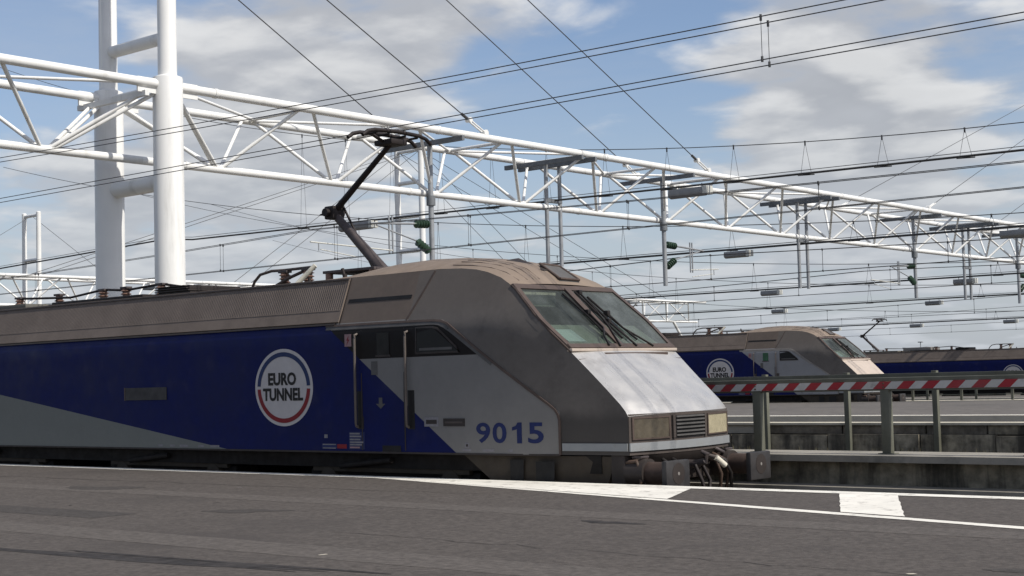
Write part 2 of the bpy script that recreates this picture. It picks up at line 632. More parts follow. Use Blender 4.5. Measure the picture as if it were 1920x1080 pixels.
def text_mesh(body, bold=0.0):
    cu = bpy.data.curves.new('lettering', 'FONT')
    cu.body = body
    cu.size = 1.0
    cu.offset = bold
    cu.resolution_u = 4
    o = bpy.data.objects.new('lettering', cu)
    C.objects.link(o)
    dg = bpy.context.evaluated_depsgraph_get()
    me = bpy.data.meshes.new_from_object(o.evaluated_get(dg))
    bpy.data.objects.remove(o)
    vs = [tuple(v.co) for v in me.vertices]
    fs = [tuple(p.vertices) for p in me.polygons]
    xs = [v[0] for v in vs]
    ys = [v[1] for v in vs]
    x0, x1, y0, y1 = min(xs), max(xs), min(ys), max(ys)
    return [((v[0] - x0) / (x1 - x0), (v[1] - y0) / (y1 - y0)) for v in vs], fs


def copy_tree(o, parent=None):
    c = o.copy()
    C.objects.link(c)
    if parent is not None:
        c.parent = parent
        c.matrix_parent_inverse = o.matrix_parent_inverse.copy()
    for ch in [k for k in bpy.data.objects if k.parent == o and k is not c]:
        copy_tree(ch, c)
    return c


# ------------------------------------------------------------------ setting: ground, platforms, tracks
XA, XB = -260.0, 120.0


def sheet(name, x0, x1, y0, y1, z, material, parent=None, nx=1):
    return mesh(name, [(x0, y0, z), (x1, y0, z), (x1, y1, z), (x0, y1, z)], [(0, 1, 2, 3)], material, parent)


struct(sheet('ground', -6000, 6000, -4000, 8000, -0.60, 'earth'))


def slab(name, y0, y1, z0, z1, zb, material, x0=XA, x1=XB, parent=None):
    """long slab whose top runs from z0 (near) to z1 (far)"""
    vs = [(x0, y0, zb), (x1, y0, zb), (x1, y1, zb), (x0, y1, zb), (x0, y0, z0), (x1, y0, z0), (x1, y1, z1), (x0, y1, z1)]
    return mesh(name, vs, BOXF, material, parent)


PLZ = 0.66
near_pf = struct(slab('platform', -90, 16.80, PLZ, PLZ, -0.55, 'asphalt'))
slab('coping', 16.80, 16.96, PLZ + 0.003, PLZ + 0.003, -0.5, 'concrete', parent=near_pf)
# painted lines of the near platform
sheet('edge_line', XA, XB, 16.66, 16.955, PLZ + 0.007, 'road_paint', near_pf)


def paint(name, pts, parent=near_pf, z=PLZ + 0.005, m='road_paint'):
    # slightly worn outline
    out = []
    n = len(pts)
    for i in range(n):
        a, b = Vector(pts[i]), Vector(pts[(i + 1) % n])
        k = max(2, int((b - a).length / 0.25))
        for j in range(k):
            p = a.lerp(b, j / k)
            out.append((p.x + random.uniform(-.008, .008), p.y + random.uniform(-.008, .008), z))
    return mesh(name, out, [tuple(range(len(out)))], m, parent)


def dline(x):
    return 16.71 - 0.2445 * (x + 17.25)


paint('hatch_line', [(-18.2, dline(-18.2) - .02), (-9, dline(-9) - .10), (14, dline(14) - .12), (14, dline(14) + .10), (-9, dline(-9) + .09), (-18.2, dline(-18.2) + .02)])
paint('hatch_block', [(-18.0, 16.80), (-17.2, dline(-17.2) + 0.02), (-10.55, dline(-10.55) + .13), (-11.22, 16.78)])
for x0, w in ((-9.05, 0.78), (-5.3, 0.8), (-1.5, 0.8)):
    xb = x0 + 1.2 + abs(x0 + 9.05) * 0.1
    paint('hatch_block', [(x0, 16.78), (xb, dline(xb) + .16), (xb + w + .05, dline(xb + w) + .16), (x0 + w, 16.78)])
# repairs, seams, stains and cracks of the tarmac
mat('asphalt_patch', (0.060, 0.054, 0.050), 0.9, var=0.3, vscale=14, bump=0.5, bscale=50, spec=0.15)
mat('asphalt_worn', (0.092, 0.081, 0.073), 0.9, var=0.3, vscale=14, bump=0.5, bscale=50, spec=0.2)
mat('asphalt_stain', (0.034, 0.030, 0.028), 0.75, var=0.5, vscale=5, bump=0.4, bscale=50, spec=0.2)


def flat_blob(name, cx, cy, rx, ry, ang, m, z, n=36, rough=.25, seed=0):
    rr = random.Random(seed)
    ph = [rr.uniform(0, 6.28) for _ in range(5)]
    vs = []
    for k in range(n):
        a = 2 * math.pi * k / n
        r = 1 + rough * sum(math.sin((j + 2) * a + ph[j]) / (j + 2) for j in range(5)) + rr.uniform(-.04, .04)
        x, y = rx * r * math.cos(a), ry * r * math.sin(a)
        vs.append((cx + x * math.cos(ang) - y * math.sin(ang), cy + x * math.sin(ang) + y * math.cos(ang), z))
    return mesh(name, vs, [tuple(range(n))], m, near_pf)


for k, (cx, cy, rx, ry, an, m_) in enumerate(((-12.0, 8.05, 3.2, .10, .075, 'asphalt_stain'), (-10.6, 8.35, 1.8, .05, .07, 'asphalt_stain'), (-14.5, 11.8, .5, .22, .3, 'asphalt_patch'),
                                              (-6.2, 9.4, .35, .16, .2, 'asphalt_stain'), (-9.5, 12.6, .3, .12, 0, 'asphalt_stain'), (-4.5, 11.0, .22, .1, .4, 'asphalt_patch'), (-20, 13.5, .9, .25, .1, 'asphalt_patch'), (-3.6, 8.6, .5, .1, .1, 'asphalt_patch'))):
    flat_blob('stain', cx, cy, rx, ry, an, m_, PLZ + .0025, seed=k, rough=.5)
paint('repair_patch', [(-24, 10.2), (-15.5, 10.35), (-15.5, 11.0), (-24, 10.85)], near_pf, PLZ + .0022, 'asphalt_patch')
paint('worn_lane', [(XA, 13.05), (-60, 13.0), (40, 12.9), (XB, 12.9), (XB, 13.5), (40, 13.45), (-60, 13.6), (XA, 13.6)], near_pf, PLZ + .0018, 'asphalt_worn')
paint('worn_lane', [(XA, 9.05), (-60, 9.0), (40, 8.9), (XB, 8.9), (XB, 9.6), (40, 9.55), (-60, 9.7), (XA, 9.7)], near_pf, PLZ + .0018, 'asphalt_worn')


def crack(x0, y0, x1, y1, w, seed):
    rr = random.Random(seed)
    n = 26
    L_, R_ = [], []
    for k in range(n + 1):
        t = k / n
        x, y = x0 + (x1 - x0) * t + rr.uniform(-.06, .06), y0 + (y1 - y0) * t + rr.uniform(-.07, .07)
        ww = w * rr.uniform(.4, 1.2)
        L_.append((x - ww * .4, y - ww, PLZ + .003))
        R_.append((x + ww * .4, y + ww, PLZ + .003))
    n1 = n + 1
    mesh('crack', L_ + R_, [(i, i + 1, n1 + i + 1, n1 + i) for i in range(n)], 'asphalt_stain', near_pf)


for k, c_ in enumerate(((-26, 14.6, -13, 14.9, .010), (-11.5, 10.6, -5, 10.4, .006))):
    crack(*c_, seed=40 + k)
for k in range(12):
    rr = random.Random(100 + k)
    flat_blob('litter', rr.uniform(-20, -3), rr.uniform(7.5, 16), rr.uniform(.015, .05), rr.uniform(.01, .03), rr.uniform(0, 3), rr.choice(('sticker_pale', 'asphalt_stain', 'concrete_light')), PLZ + .004, n=7, seed=k)

# between track one and track two
walk = struct(slab('walkway', 20.42, 21.55, 0.89, 0.89, 0.79, 'concrete'))
slab('footing', 20.75, 21.4, 0.785, 0.785, -0.55, 'dirty_concrete', parent=walk)
slab('kerb', 20.30, 20.60, 0.42, 0.44, -0.55, 'concrete', parent=walk)
struct(slab('gravel_strip', 21.56, 28.75, 0.28, 0.32, -0.55, 'earth'))
struct(slab('service_strip', 29.25, 35.0, 0.62, 0.62, -0.55, 'concrete'))
struct(slab('track_kerb', 35.0, 35.3, 0.66, 0.66, -0.55, 'concrete_light'))
far_pf = struct(slab('platform', 38.30, 58.95, 0.84, 0.68, -0.55, 'far_asphalt'))
slab('coping', 38.05, 38.30, 0.845, 0.845, -0.5, 'concrete_light', parent=far_pf)
slab('coping', 58.95, 59.08, 0.69, 0.69, -0.5, 'concrete', parent=far_pf)
paint('edge_line', [(XA, 38.33), (XB, 38.33), (XB, 38.63), (XA, 38.63)], far_pf, 0.846)
struct(slab('walkway', 62.4, 63.6, 0.62, 0.62, 0.40, 'concrete_light'))
struct(slab('gravel_strip', 63.8, 77.5, 0.10, 0.10, -0.55, 'earth'))
struct(slab('track_kerb', 70.0, 70.6, 0.44, 0.44, -0.55, 'concrete_light'))
struct(slab('track_kerb', 77.5, 77.9, 0.36, 0.36, -0.55, 'concrete_light'))
struct(slab('platform', 81.2, 103.2, 0.10, -0.10, -0.58, 'far_asphalt'))

TRACKS = [(18.48, 0.0), (36.7, 0.0), (60.6, 0.0), (79.5, -0.2), (105.0, -0.55)]
for i, (ty, tz) in enumerate(TRACKS):
    t = struct(slab('railway_track', ty - 1.45, ty + 1.45, tz - 0.20, tz - 0.20, max(tz - 0.5, -0.599 if tz > -.3 else -1.2), 'ballast'))
    for s in (-0.75, 0.75):
        slab('rail', ty + s - 0.036, ty + s + 0.036, tz, tz, tz - 0.16, 'rail_steel', parent=t)
    if i == 0:
        me = None
        for k in range(44):
            xs = -40 + k * 1.2
            o = box('sleeper', (xs, ty - 1.25, tz - .22), (xs + .26, ty + 1.25, tz - .165), 'sleeper', t) if me is None else link_mesh('sleeper', me, t)
            if me is None:
                me = o.data
                base = xs
            else:
                o.location.x = xs - base

# dirty retaining wall built of blocks
wall = thing('retaining_wall', 'long dirty concrete block wall behind the striped barrier', 'wall', (-20, 29.0, 0))
mesh('core', box_verts((XA, 28.86, -0.5), (XB, 29.22, 0.985)), BOXF, 'block_dark', wall)
slab('cap', 28.74, 29.30, 1.035, 1.035, 0.988, 'concrete_light', parent=wall)
x = -60.0
while x < 30:
    w = random.choice((1.3, 1.9, 2.5, 3.0))
    box('block', (x + .02, 28.80, 0.80), (x + w - .02, 28.87, 0.984), random.choice(('block_dark', 'block_dark', 'block_pale', 'dirty_concrete')), wall, 0.012)
    x += w
x = -60.0
while x < 30:
    w = random.choice((1.6, 2.1, 2.4))
    dy = random.uniform(-.03, .03)
    vs = box_verts((x + .015, 28.70 + dy, -0.3), (x + w - .015, 28.87, 0.79 + random.uniform(-.02, .01)))
    mesh('block', vs, BOXF, random.choice(('dirty_concrete', 'dirty_concrete', 'block_dark')), wall)
    x += w

# rough growth at the foot of the wall
tv, tf = [], []
for k in range(2600):
    gx = random.uniform(-26, 6)
    gy = random.uniform(27.2, 28.6)
    h = random.uniform(.08, .34) * (0.5 + 0.5 * math.sin(gx * 1.7) ** 2)
    a = random.uniform(0, 6.28)
    dx, dy = math.cos(a) * .03, math.sin(a) * .03
    i = len(tv)
    tv += [(gx - dx, gy - dy, .3), (gx + dx, gy + dy, .3), (gx + random.uniform(-.1, .1), gy + random.uniform(-.1, .1), .3 + h)]
    tf.append((i, i + 1, i + 2))
mat('dry_growth', (0.095, 0.085, 0.05), 0.9, var=0.4, vscale=5)
gr = mesh('dry_growth', tv, tf, 'dry_growth')
gr['kind'] = 'stuff'
gr['label'] = 'low dry brownish growth along the foot of the dirty block wall'
gr['category'] = 'weeds'


# ------------------------------------------------------------------ barriers
def post(name, x, y, z0, z1, w, d, parent, m='fence_olive'):
    return box(name, (x - w / 2, y - d / 2, z0), (x + w / 2, y + d / 2, z1), m, parent, 0.008)


bar = thing('striped_barrier', 'red and white striped board barrier on olive posts beside the near walkway', 'barrier', (-11, 20.9, 0.89))
for k in range(-6, 9):
    post('post', -12.66 + 2.24 * k, 20.9, 0.891, 1.87, 0.14, 0.12, bar)
    box('base_plate', (-12.78 + 2.24 * k, 20.79, 0.891), (-12.54 + 2.24 * k, 21.01, 0.905), 'fence_olive', bar)
box('rail', (-26.2, 20.84, 1.985), (6, 20.97, 2.045), 'fence_olive', bar, 0.01)
box('rail', (-26.2, 20.86, 1.845), (6, 20.95, 1.870), 'fence_olive', bar, 0.006)
x = -26.2
k = 0
PITCH, SL = 0.195, 0.16
while x < 5.6:
    m = ('stripe_red', 'stripe_white')[k % 2] if random.random() > .22 else ('stripe_red_faded', 'stripe_white_dull')[k % 2]
    z0, z1 = 1.872, 1.984
    vs = []
    for (yy) in (20.825, 20.86):
        vs += [(x, yy, z0), (x + PITCH, yy, z0), (x + PITCH + SL * .75, yy, z1), (x + SL * .75, yy, z1)]
    fs = [(0, 1, 2, 3), (7, 6, 5, 4), (0, 4, 5, 1), (1, 5, 6, 2), (2, 6, 7, 3), (3, 7, 4, 0)]
    mesh('stripe', vs, fs, m, bar)
    x += PITCH
    k += 1

for k in range(-6, 9):
    for zz in (1.90, 1.955):
        tube('bolt', (-12.66 + 2.24 * k, 20.812, zz), (-12.66 + 2.24 * k, 20.83, zz), 0.014, 'rail_steel', bar, 6)
fen = thing('handrail_fence', 'olive box rail fence standing along the dirty block wall', 'fence', (-15, 28.6, 0.3))
for k in range(-8, 10):
    post('post', -15.15 + 1.98 * k, 28.60, 0.30, 2.10, 0.11, 0.11, fen)
box('rail', (-31.5, 28.52, 1.93), (3.5, 28.545, 2.06), 'fence_olive', fen, 0.006)

for lab, yy, zz, sp, x0, n in (('thin posted fence beyond the far platform, near row', 63.0, .62, 2.3, -60, 34), ('thin posted fence beyond the far platform, rear row', 72.0, .1, 2.6, -70, 36)):
    f2 = thing('post_fence', lab, 'fence', (-30, yy, zz), 'far post fences')
    for k in range(n):
        post('post', x0 + sp * k, yy, zz, zz + 1.12, 0.10, 0.10, f2)
    box('rail', (x0 - .3, yy - .05, zz + 1.02), (x0 + sp * n, yy + .05, zz + 1.10), 'fence_olive', f2)
    box('rail', (x0 - .3, yy - .03, zz + .55), (x0 + sp * n, yy + .03, zz + .60), 'fence_olive', f2)

# ------------------------------------------------------------------ gantries
ins_prof = [(0.03, 0.0)]
for k in range(5):
    z = 0.06 + k * 0.13
    ins_prof += [(0.05, z), (0.14, z + 0.02), (0.15, z + 0.05), (0.06, z + 0.09)]
ins_prof += [(0.03, 0.76)]
INS = lathe_mesh('insulator', ins_prof, 'insulator_green', 14)


def chord_z(y):
    return 9.49 - 0.0052 * (y - 32.0)


def truss(g, xn, xf, ys_bot, zb, zt, y0, y1, rc=0.15, rb=0.065, segs=12):
    """triangular lattice girder along y: near and far top chords, one bottom chord, lacing between the nodes"""
    xm = (xn + xf) / 2
    seg = 10.6
    y = y0
    while y < y1 - .1:
        ye = min(y + seg, y1)
        tube('top_chord', (xn, y, zt(y)), (xn, ye, zt(ye)), rc, 'white_steel', g, segs)
        tube('top_chord', (xf, y, zt(y)), (xf, ye, zt(ye)), rc * .95, 'white_steel', g, segs)
        tube('bottom_chord', (xm, y, zb(y)), (xm, ye, zb(ye)), rc * .9, 'white_steel', g, segs)
        if y > y0:
            for xx, zz, r in ((xn, zt(y), rc), (xf, zt(y), rc * .95), (xm, zb(y), rc * .9)):
                tube('flange', (xx, y - .05, zz), (xx, y + .05, zz), r * 1.13, 'white_steel', g, segs)
        y = ye
    side = 1
    for a, b in zip(ys_bot[:-1], ys_bot[1:]):
        t = (a + b) / 2
        gap = .25
        for xx in (xn, xf):
            tube('brace', (xm, a + .1, zb(a)), (xx, t - gap, zt(t)), rb, 'white_steel', g, 10)
            tube('brace', (xm, b - .1, zb(b)), (xx, t + gap, zt(t)), rb, 'white_steel', g, 10)
        tube('cross_strut', (xn, t, zt(t)), (xf, t, zt(t)), rb, 'white_steel', g, 10)
        if b < ys_bot[-1] - .1:
            t2 = t + (b - a)
            p, q = (xn, xf) if side > 0 else (xf, xn)
            tube('cross_strut', (p, t, zt(t)), (q, t2, zt(t2)), rb * .8, 'white_steel', g, 10)
            side = -side


XT = -40.1
XN, XF = -38.5, -41.7
PY = 28.63
zt1 = lambda y: 11.68 - 0.0052 * (y - 32.0)
gan = thing('overhead_gantry', 'large white lattice gantry with twin tall pillars behind the leading locomotive', 'gantry', (XT, PY, 0.0))
nodes = [14.6, 19.9, 25.2, 31.82] + [31.82 + 5.33 * k for k in range(1, 19)]
truss(gan, XN, XF, nodes, chord_z, zt1, 9.3, nodes[-1])


def pillar(parent, x, y, z1, r0, r1, zb=-.5, zj=11.95, m='white_steel'):
    prof = [(r0 * 1.0, zb), (r0, zj - .04), (r0 * .97, zj), (r1 * 1.02, zj + .06), (r1, zj + .1), (r1 * .92, z1), (r1 * .6, z1 + .1)]
    me = lathe_mesh('pillar', prof, m, 36)
    o = link_mesh('pillar', me, None)
    o.location = (x, y, 0)
    return attach(o, parent)


for px_ in (XN, XF):
    pillar(gan, px_, PY, 27.0, 0.475, 0.30)
tube('rung', (XN, PY, 8.65), (XF, PY, 8.65), 0.27, 'white_steel', gan, 20)
tube('rung', (XN, PY, 13.25), (XF, PY, 13.25), 0.20, 'white_steel', gan, 20)
tube('rung', (XN, PY, 19.2), (XF, PY, 19.2), 0.20, 'white_steel', gan, 20)
tube('rung', (XN, PY, 25.0), (XF, PY, 25.0), 0.20, 'white_steel', gan, 20)
for xx in (XN, XF):
    for s in (-1, 1):
        mesh('gusset', box_verts((xx - .03, PY + s * .45 if s > 0 else PY - 1.15, 11.38), (xx + .03, PY + 1.15 if s > 0 else PY - .45, 11.86)), BOXF, 'white_steel', gan)
# cross beams under the top chords and the struts that tie the pillars to the bottom chord
for s in (-1, 1):
    tube('brace', (XT, PY + s * 3.2, chord_z(PY)), (XN, PY + s * .3, 11.5), 0.065, 'white_steel', gan, 10)
    tube('brace', (XT, PY + s * 3.2, chord_z(PY)), (XF, PY + s * .3, 11.5), 0.065, 'white_steel', gan, 10)
box('cross_beam', (XF - .3, PY - 1.0, 11.25), (XN + .2, PY - .85, 11.42), 'white_steel', gan)

# stays
for (ya, za, yb, xx) in ((PY, 18.9, 43.9, XN), (PY, 18.9, 42.4, XF), (PY, 25.8, 59.9, XN), (PY, 25.8, 58.6, XF)):
    top = Vector((xx, ya, za))
    bot = Vector((xx, yb, zt1(yb) + .12))
    d = (bot - top).normalized()
    e = bot - d * 1.15
    st = tube('stay', top, e, 0.021, 'wire', gan, 8)
    tube('stay_socket', e - d * .45, e, 0.06, 'wire', st, 8)
    vs = []
    u = Vector((1, 0, 0))
    w = d.cross(u).normalized()
    for off in (-.07, .07):
        tube('stay_clevis', e + u * off, bot + u * off, 0.035, 'white_steel', st, 8)
    tube('stay_pin', e - u * .12, e + u * .12, 0.10, 'white_steel', st, 10)
    tube('stay_pin', bot - d * .15 - u * .12, bot - d * .15 + u * .12, 0.13, 'white_steel', st, 10)
for (yb, xx, z2) in ((78.6, XF, 25.8), (83.6, XN, 25.8), (100.0, XF, 19), (104, XN, 19)):
    top = Vector((xx, 122.0, z2))
    bot = Vector((xx, yb, zt1(yb) + .12))
    d = (bot - top).normalized()
    e = bot - d * 1.1
    st = tube('stay', top, e, 0.018, 'wire', gan, 8)
    for off in (-.07, .07):
        tube('stay_clevis', e + Vector((off, 0, 0)), bot + Vector((off, 0, 0)), 0.035, 'white_steel', st, 8)
    tube('stay_pin', bot - d * .15 - Vector((.12, 0, 0)), bot - d * .15 + Vector((.12, 0, 0)), 0.13, 'white_steel', st, 10)
for px_ in (XN, XF):
    pillar(gan, px_, 122.0, 27.0, 0.475, 0.30)


def cantilever(g, x, yp, s, reach, zc=6.6):
    """registration arm for one contact line: post on the gantry, two green insulators, tubes and drop rods"""
    c = tube('cantilever_arm', (x, yp + s * .95, 8.17), (x, yp + s * 3.3, 8.05), 0.045, 'galvanised', g, 8)
    place('insulator', INS, (x, yp + s * .14, 8.2), (0, s, -.05), c, 1.12)
    place('insulator', INS, (x, yp + s * .14, 7.12), (0, s, .55), c, 1.12)
    tube('stay_tube', (x, yp + s * .8, 7.5), (x, yp + s * 3.0, 8.0), 0.03, 'galvanised', c, 8)
    for dd in (0, .18):
        tube('drop_rod', (x, yp + s * (2.15 + dd), 8.4), (x, yp + s * (2.15 + dd), 6.95), 0.035, 'galvanised', c, 8)
    tube('registration_arm', (x, yp + s * 2.15, 7.08), (x, yp + s * reach, 7.2), 0.028, 'lamp_end', c, 8)
    tube('steady_arm', (x, yp + s * (reach - .5), 6.95), (x, yp + s * (reach - 2.3), 6.75), 0.02, 'lamp_end', c, 8)
    tube('drop_rod', (x, yp + s * (reach - .4), 7.18), (x, yp + s * (reach - .4), 6.9), 0.02, 'galvanised', c, 8)
    return c


def drop_post(g, x, y, zbot, r=.105, double=False):
    ys = (y - .46, y + .46) if double else (y,)
    for yy in ys:
        tube('drop_post', (x, yy, zt1(y) - .2), (x, yy, zbot), r * (.85 if double else 1), 'galvanised', g, 14)
        if not double:
            tube('collar', (x, yy, chord_z(y) - .13), (x, yy, chord_z(y) - .5), r * 1.7, 'dark_beam', g, 14)
    for yy in ys:
        box('cross_beam', (XF - .55, yy - .16, zt1(y) - .36), (XN + .55, yy - .02, zt1(y) - .17), 'dark_beam', g)


for (yy, s, rc_) in ((42.0, -1, 6.3), (57.85, 1, 4.6), (84.4, -1, 5.8), (100.4, 1, 5.5)):
    drop_post(gan, XT + .28, yy, 6.25)
    cantilever(gan, XT + .28, yy, s, rc_)
for yy, zb_ in ((49.9, 6.9), (71.3, 6.5), (92.5, 6.35)):
    drop_post(gan, XT + .05, yy, zb_, double=True)
    box('clamp', (XT - .05, yy - .5, 9.62 - (yy - 49.9) * .03), (XT + .15, yy + .5, 9.78 - (yy - 49.9) * .03), 'dark_beam', gan)
drop_post(gan, XT + .28, 15.0, 6.25)
cantilever(gan, XT + .28, 15.0, 1, 4.6)

# second gantry, far behind
XC = -120.0
g2 = thing('overhead_gantry', 'far white lattice gantry glimpsed past the locomotive roofs', 'gantry', (XC, 123.2, 0))
nodes2 = [40 + 5.6 * k for k in range(26)]
truss(g2, XC + 1.6, XC - 1.6, nodes2, lambda y: 9.75 - .004 * (y - 71), lambda y: 12.3 - .002 * (y - 71), 40, 182.0, 0.16, 0.085, 8)
for xx in (XC + 1.75, XC - 2.1):
    pillar(g2, xx, 123.2, 29.0, 0.52, 0.36, zj=12.6)
for zz, r in ((13.2, .28), (17.0, .28), (21.0, .26), (24.9, .24), (28.6, .22)):
    tube('rung', (XC + 1.75, 123.2, zz), (XC - 2.1, 123.2, zz), r, 'white_steel', g2, 12)
for yy in (88.5, 164.0):
    for d_ in (-.5, .5):
        tube('drop_post', (XC + .3, yy + d_ * 1.1, 11.6), (XC + .3, yy + d_ * 1.1, 6.0), 0.13, 'dark_beam', g2, 8)
    box('cross_beam', (XC - 2, yy - 1.2, 11.6), (XC + 2, yy + 1.2, 11.85), 'dark_beam', g2)
tube('brace', (XC, 176.0, 9.3), (XC + .5, 179.5, 4.5), 0.2, 'white_steel', g2, 8)
for (yb, zz) in ((98, 28.5), (74, 28.5), (148, 28.5), (172, 28.5)):
    for xx in (XC + 1.6, XC - 1.6):
        tube('stay', (xx, 123.2, zz), (xx, yb, 12.4), 0.03, 'wire', g2, 6)

# third pylon, at the left
pyl = thing('ladder_pylon', 'slim white twin pole pylon standing far off at the left edge', 'pylon', (-190, 117.3, 0))
for xx in (-188.2, -191.9):
    pillar(pyl, xx, 117.3, 27.4, 0.5, 0.36, zj=13.0)
for zz, r in ((8.8, .3), (14, .3), (20.6, .26), (27.0, .24)):
    tube('rung', (-188.2, 117.3, zz), (-191.9, 117.3, zz), r, 'white_steel', pyl, 12)
for yb in (92, 141):
    tube('stay', (-190, 117.3, 27), (-190, yb, 11.5), 0.03, 'wire', pyl, 6)


# ------------------------------------------------------------------ overhead lines
def sagz(x, zlow, rise, x0=-40.0, span=72.0):
    t = ((x - x0) / span) % 1.0
    return zlow + rise * (2 * t - 1) ** 2


def catenary(y, label, zc=6.6, zlow=7.2, rise=0.6, half=.19, r=.013, xa=-200, xb=45, dr=9.0, dphase=0.0, twin=True):
    c = thing('overhead_line', label, 'power line', (XT, y, zc), 'overhead lines above the tracks')
    offs = (-half, half) if twin else (0.0,)
    xs = [xa + (xb - xa) * k / 60 for k in range(61)]
    for o in offs:
        ptube('messenger_wire', [(x, y + o, sagz(x, zlow, rise)) for x in xs], r, 'wire', c, 6)
        tube('contact_wire', (xa, y + o, zc), (xb, y + o, zc), r, 'wire', c, 6)
    x = xb - dphase
    while x > max(xa, -130):
        for j, o in enumerate(offs):
            xx = x - (.12 if j else 0)
            d = tube('dropper', (xx, y + o, zc), (xx, y + o, sagz(xx, zlow, rise)), r * .6, 'wire', c, 5)
            tube('clip', (xx, y + o, zc - .03), (xx, y + o, zc + .05), r * 2.4, 'wire', d, 6)
            tube('clip', (xx, y + o, sagz(xx, zlow, rise) - .06), (xx, y + o, sagz(xx, zlow, rise) + .03), r * 2.4, 'wire', d, 6)
        x -= dr
    return c


catenary(18.48, 'twin overhead line touching the raised pantograph of the leading locomotive', r=.0085, dr=28.0, dphase=55.8, half=.2)
catenary(36.7, 'overhead line of the second track, passing behind the windscreen', r=.012, dr=6.5, half=.12)
catenary(60.6, 'overhead line over the second locomotive carrying number 9101', r=.013, dr=6.0, half=.12)
catenary(79.5, 'overhead line between the second locomotive and the third', r=.014, dr=6.0, half=.12)
catenary(105.0, 'overhead line above the distant third locomotive', zc=5.9, zlow=6.5, r=.015, dr=6.0, half=.12)
catenary(126.0, 'overhead line beyond the third locomotive, low over the horizon', zc=6.0, zlow=6.7, r=.018, dr=7, twin=False)
catenary(150.0, 'farthest overhead line, lowest above the horizon', zc=5.6, zlow=6.3, r=.02, dr=7, twin=False)


def lamp(p, ln, label, r=0.26):
    """cable-hung lamp: half-round grey housing with pale end boxes"""
    x, y, z = p
    o = thing('cable_lamp', label, 'lamp', (x, y, z - r), 'lamp boxes hung on the lighting cables')
    n = 8
    vs, fs = [], []
    for xx in (x - ln / 2, x + ln / 2 - .24):
        for k in range(n + 1):
            a = math.pi + math.pi * k / n
            vs.append((xx, y + r * .95 * math.cos(a), z - .10 + r * .62 * math.sin(a)))
        vs.append((xx, y + r * .8, z + .10))
        vs.append((xx, y - r * .8, z + .10))
    m = n + 3
    for k in range(m):
        k2 = (k + 1) % m
        fs.append((k, k2, m + k2, m + k))
    fs += [tuple(reversed(range(m))), tuple(range(m, 2 * m))]
    mesh('housing', vs, fs, 'lamp_grey', o, smooth=True, sharp_deg=40)
    box('end_box', (x + ln / 2 - .235, y - r * .85, z - r * .85), (x + ln / 2, y + r * .85, z + .12), 'lamp_end', o, 0.02)
    for dx in (-ln * .3, ln * .3):
        tube('hook', (x + dx, y, z + .1), (x + dx, y, z + .26), 0.02, 'cable', o, 6)
    return o


def lighting_cable(y, label, zc, zlow, rise, r=.045, xa=-120, xb=30, sp=4.4, x0=-40, span=72, phase=0.0, curve=None):
    c = thing('lighting_cable', label, 'cable', (XT, y, zc(XT)), 'lighting cables slung across the yard')
    xs = [xa + (xb - xa) * k / 50 for k in range(51)]
    ptube('cable_bundle', [(x, y, zc(x)) for x in xs], r, 'cable', c, 6)
    ptube('support_wire', [(x, y, zc(x) + .13) for x in xs], r * .35, 'wire', c, 5)
    ptube('messenger_wire', [(x, y, zlow + rise * ((x - x0) / span) ** 2 if rise else zlow) for x in xs], r * .40, 'wire', c, 6)
    x = xb - phase
    while x > xa:
        top = zlow + rise * ((x - x0) / span) ** 2
        if top > zc(x) + .25 and top < zc(x) + 5:
            h = tube('hanger', (x, y, top), (x - .22, y, zc(x)), r * .18, 'wire', c, 5)
            tube('hanger_leg', (x, y, top), (x + .22, y, zc(x)), r * .18, 'wire', h, 5)
            tube('hanger_foot', (x - .3, y - .1, zc(x) - .06), (x + .3, y + .1, zc(x) - .06), r * .55, 'cable', h, 6)
            tube('hanger_clip', (x, y, top - .14), (x, y, top + .04), r * .8, 'wire', h, 6)
        x -= sp
    return c


z1 = lambda x: 9.72 - 0.013 * (x + 40) + 0.0 if x > -66 else 10.3 - .5 * ((-66 - x) / 18)
lighting_cable(49.9, 'thick lighting cable with V hangers nearest behind the gantry lattice', z1, 10.35, 0.0035 * 72 ** 2 * .72, r=.042, xa=-95, xb=20, sp=3.15, x0=-15, span=72, phase=.52)
lighting_cable(71.3, 'second lighting cable, crossing the gantry end in front of its lattice', lambda x: 8.92 - .006 * (x + 40), 9.3, 6.0, r=.058, xa=-120, xb=25, sp=7.5, x0=-15, phase=2)
lighting_cable(92.5, 'third lighting cable, below the right end of the gantry', lambda x: 7.85 - .002 * (x + 40), 8.3, 6.0, r=.055, xa=-130, xb=25, sp=9, x0=-20)
lighting_cable(118.0, 'fourth lighting cable, sagging behind the second locomotive', lambda x: 7.72, 8.2, 6.0, r=.06, xa=-150, xb=10, sp=10, x0=-30)
lighting_cable(145.0, 'farthest lighting cable just above the third locomotive', lambda x: 6.62, 7.0, 5.0, r=.06, xa=-170, xb=0, sp=12, x0=-40)
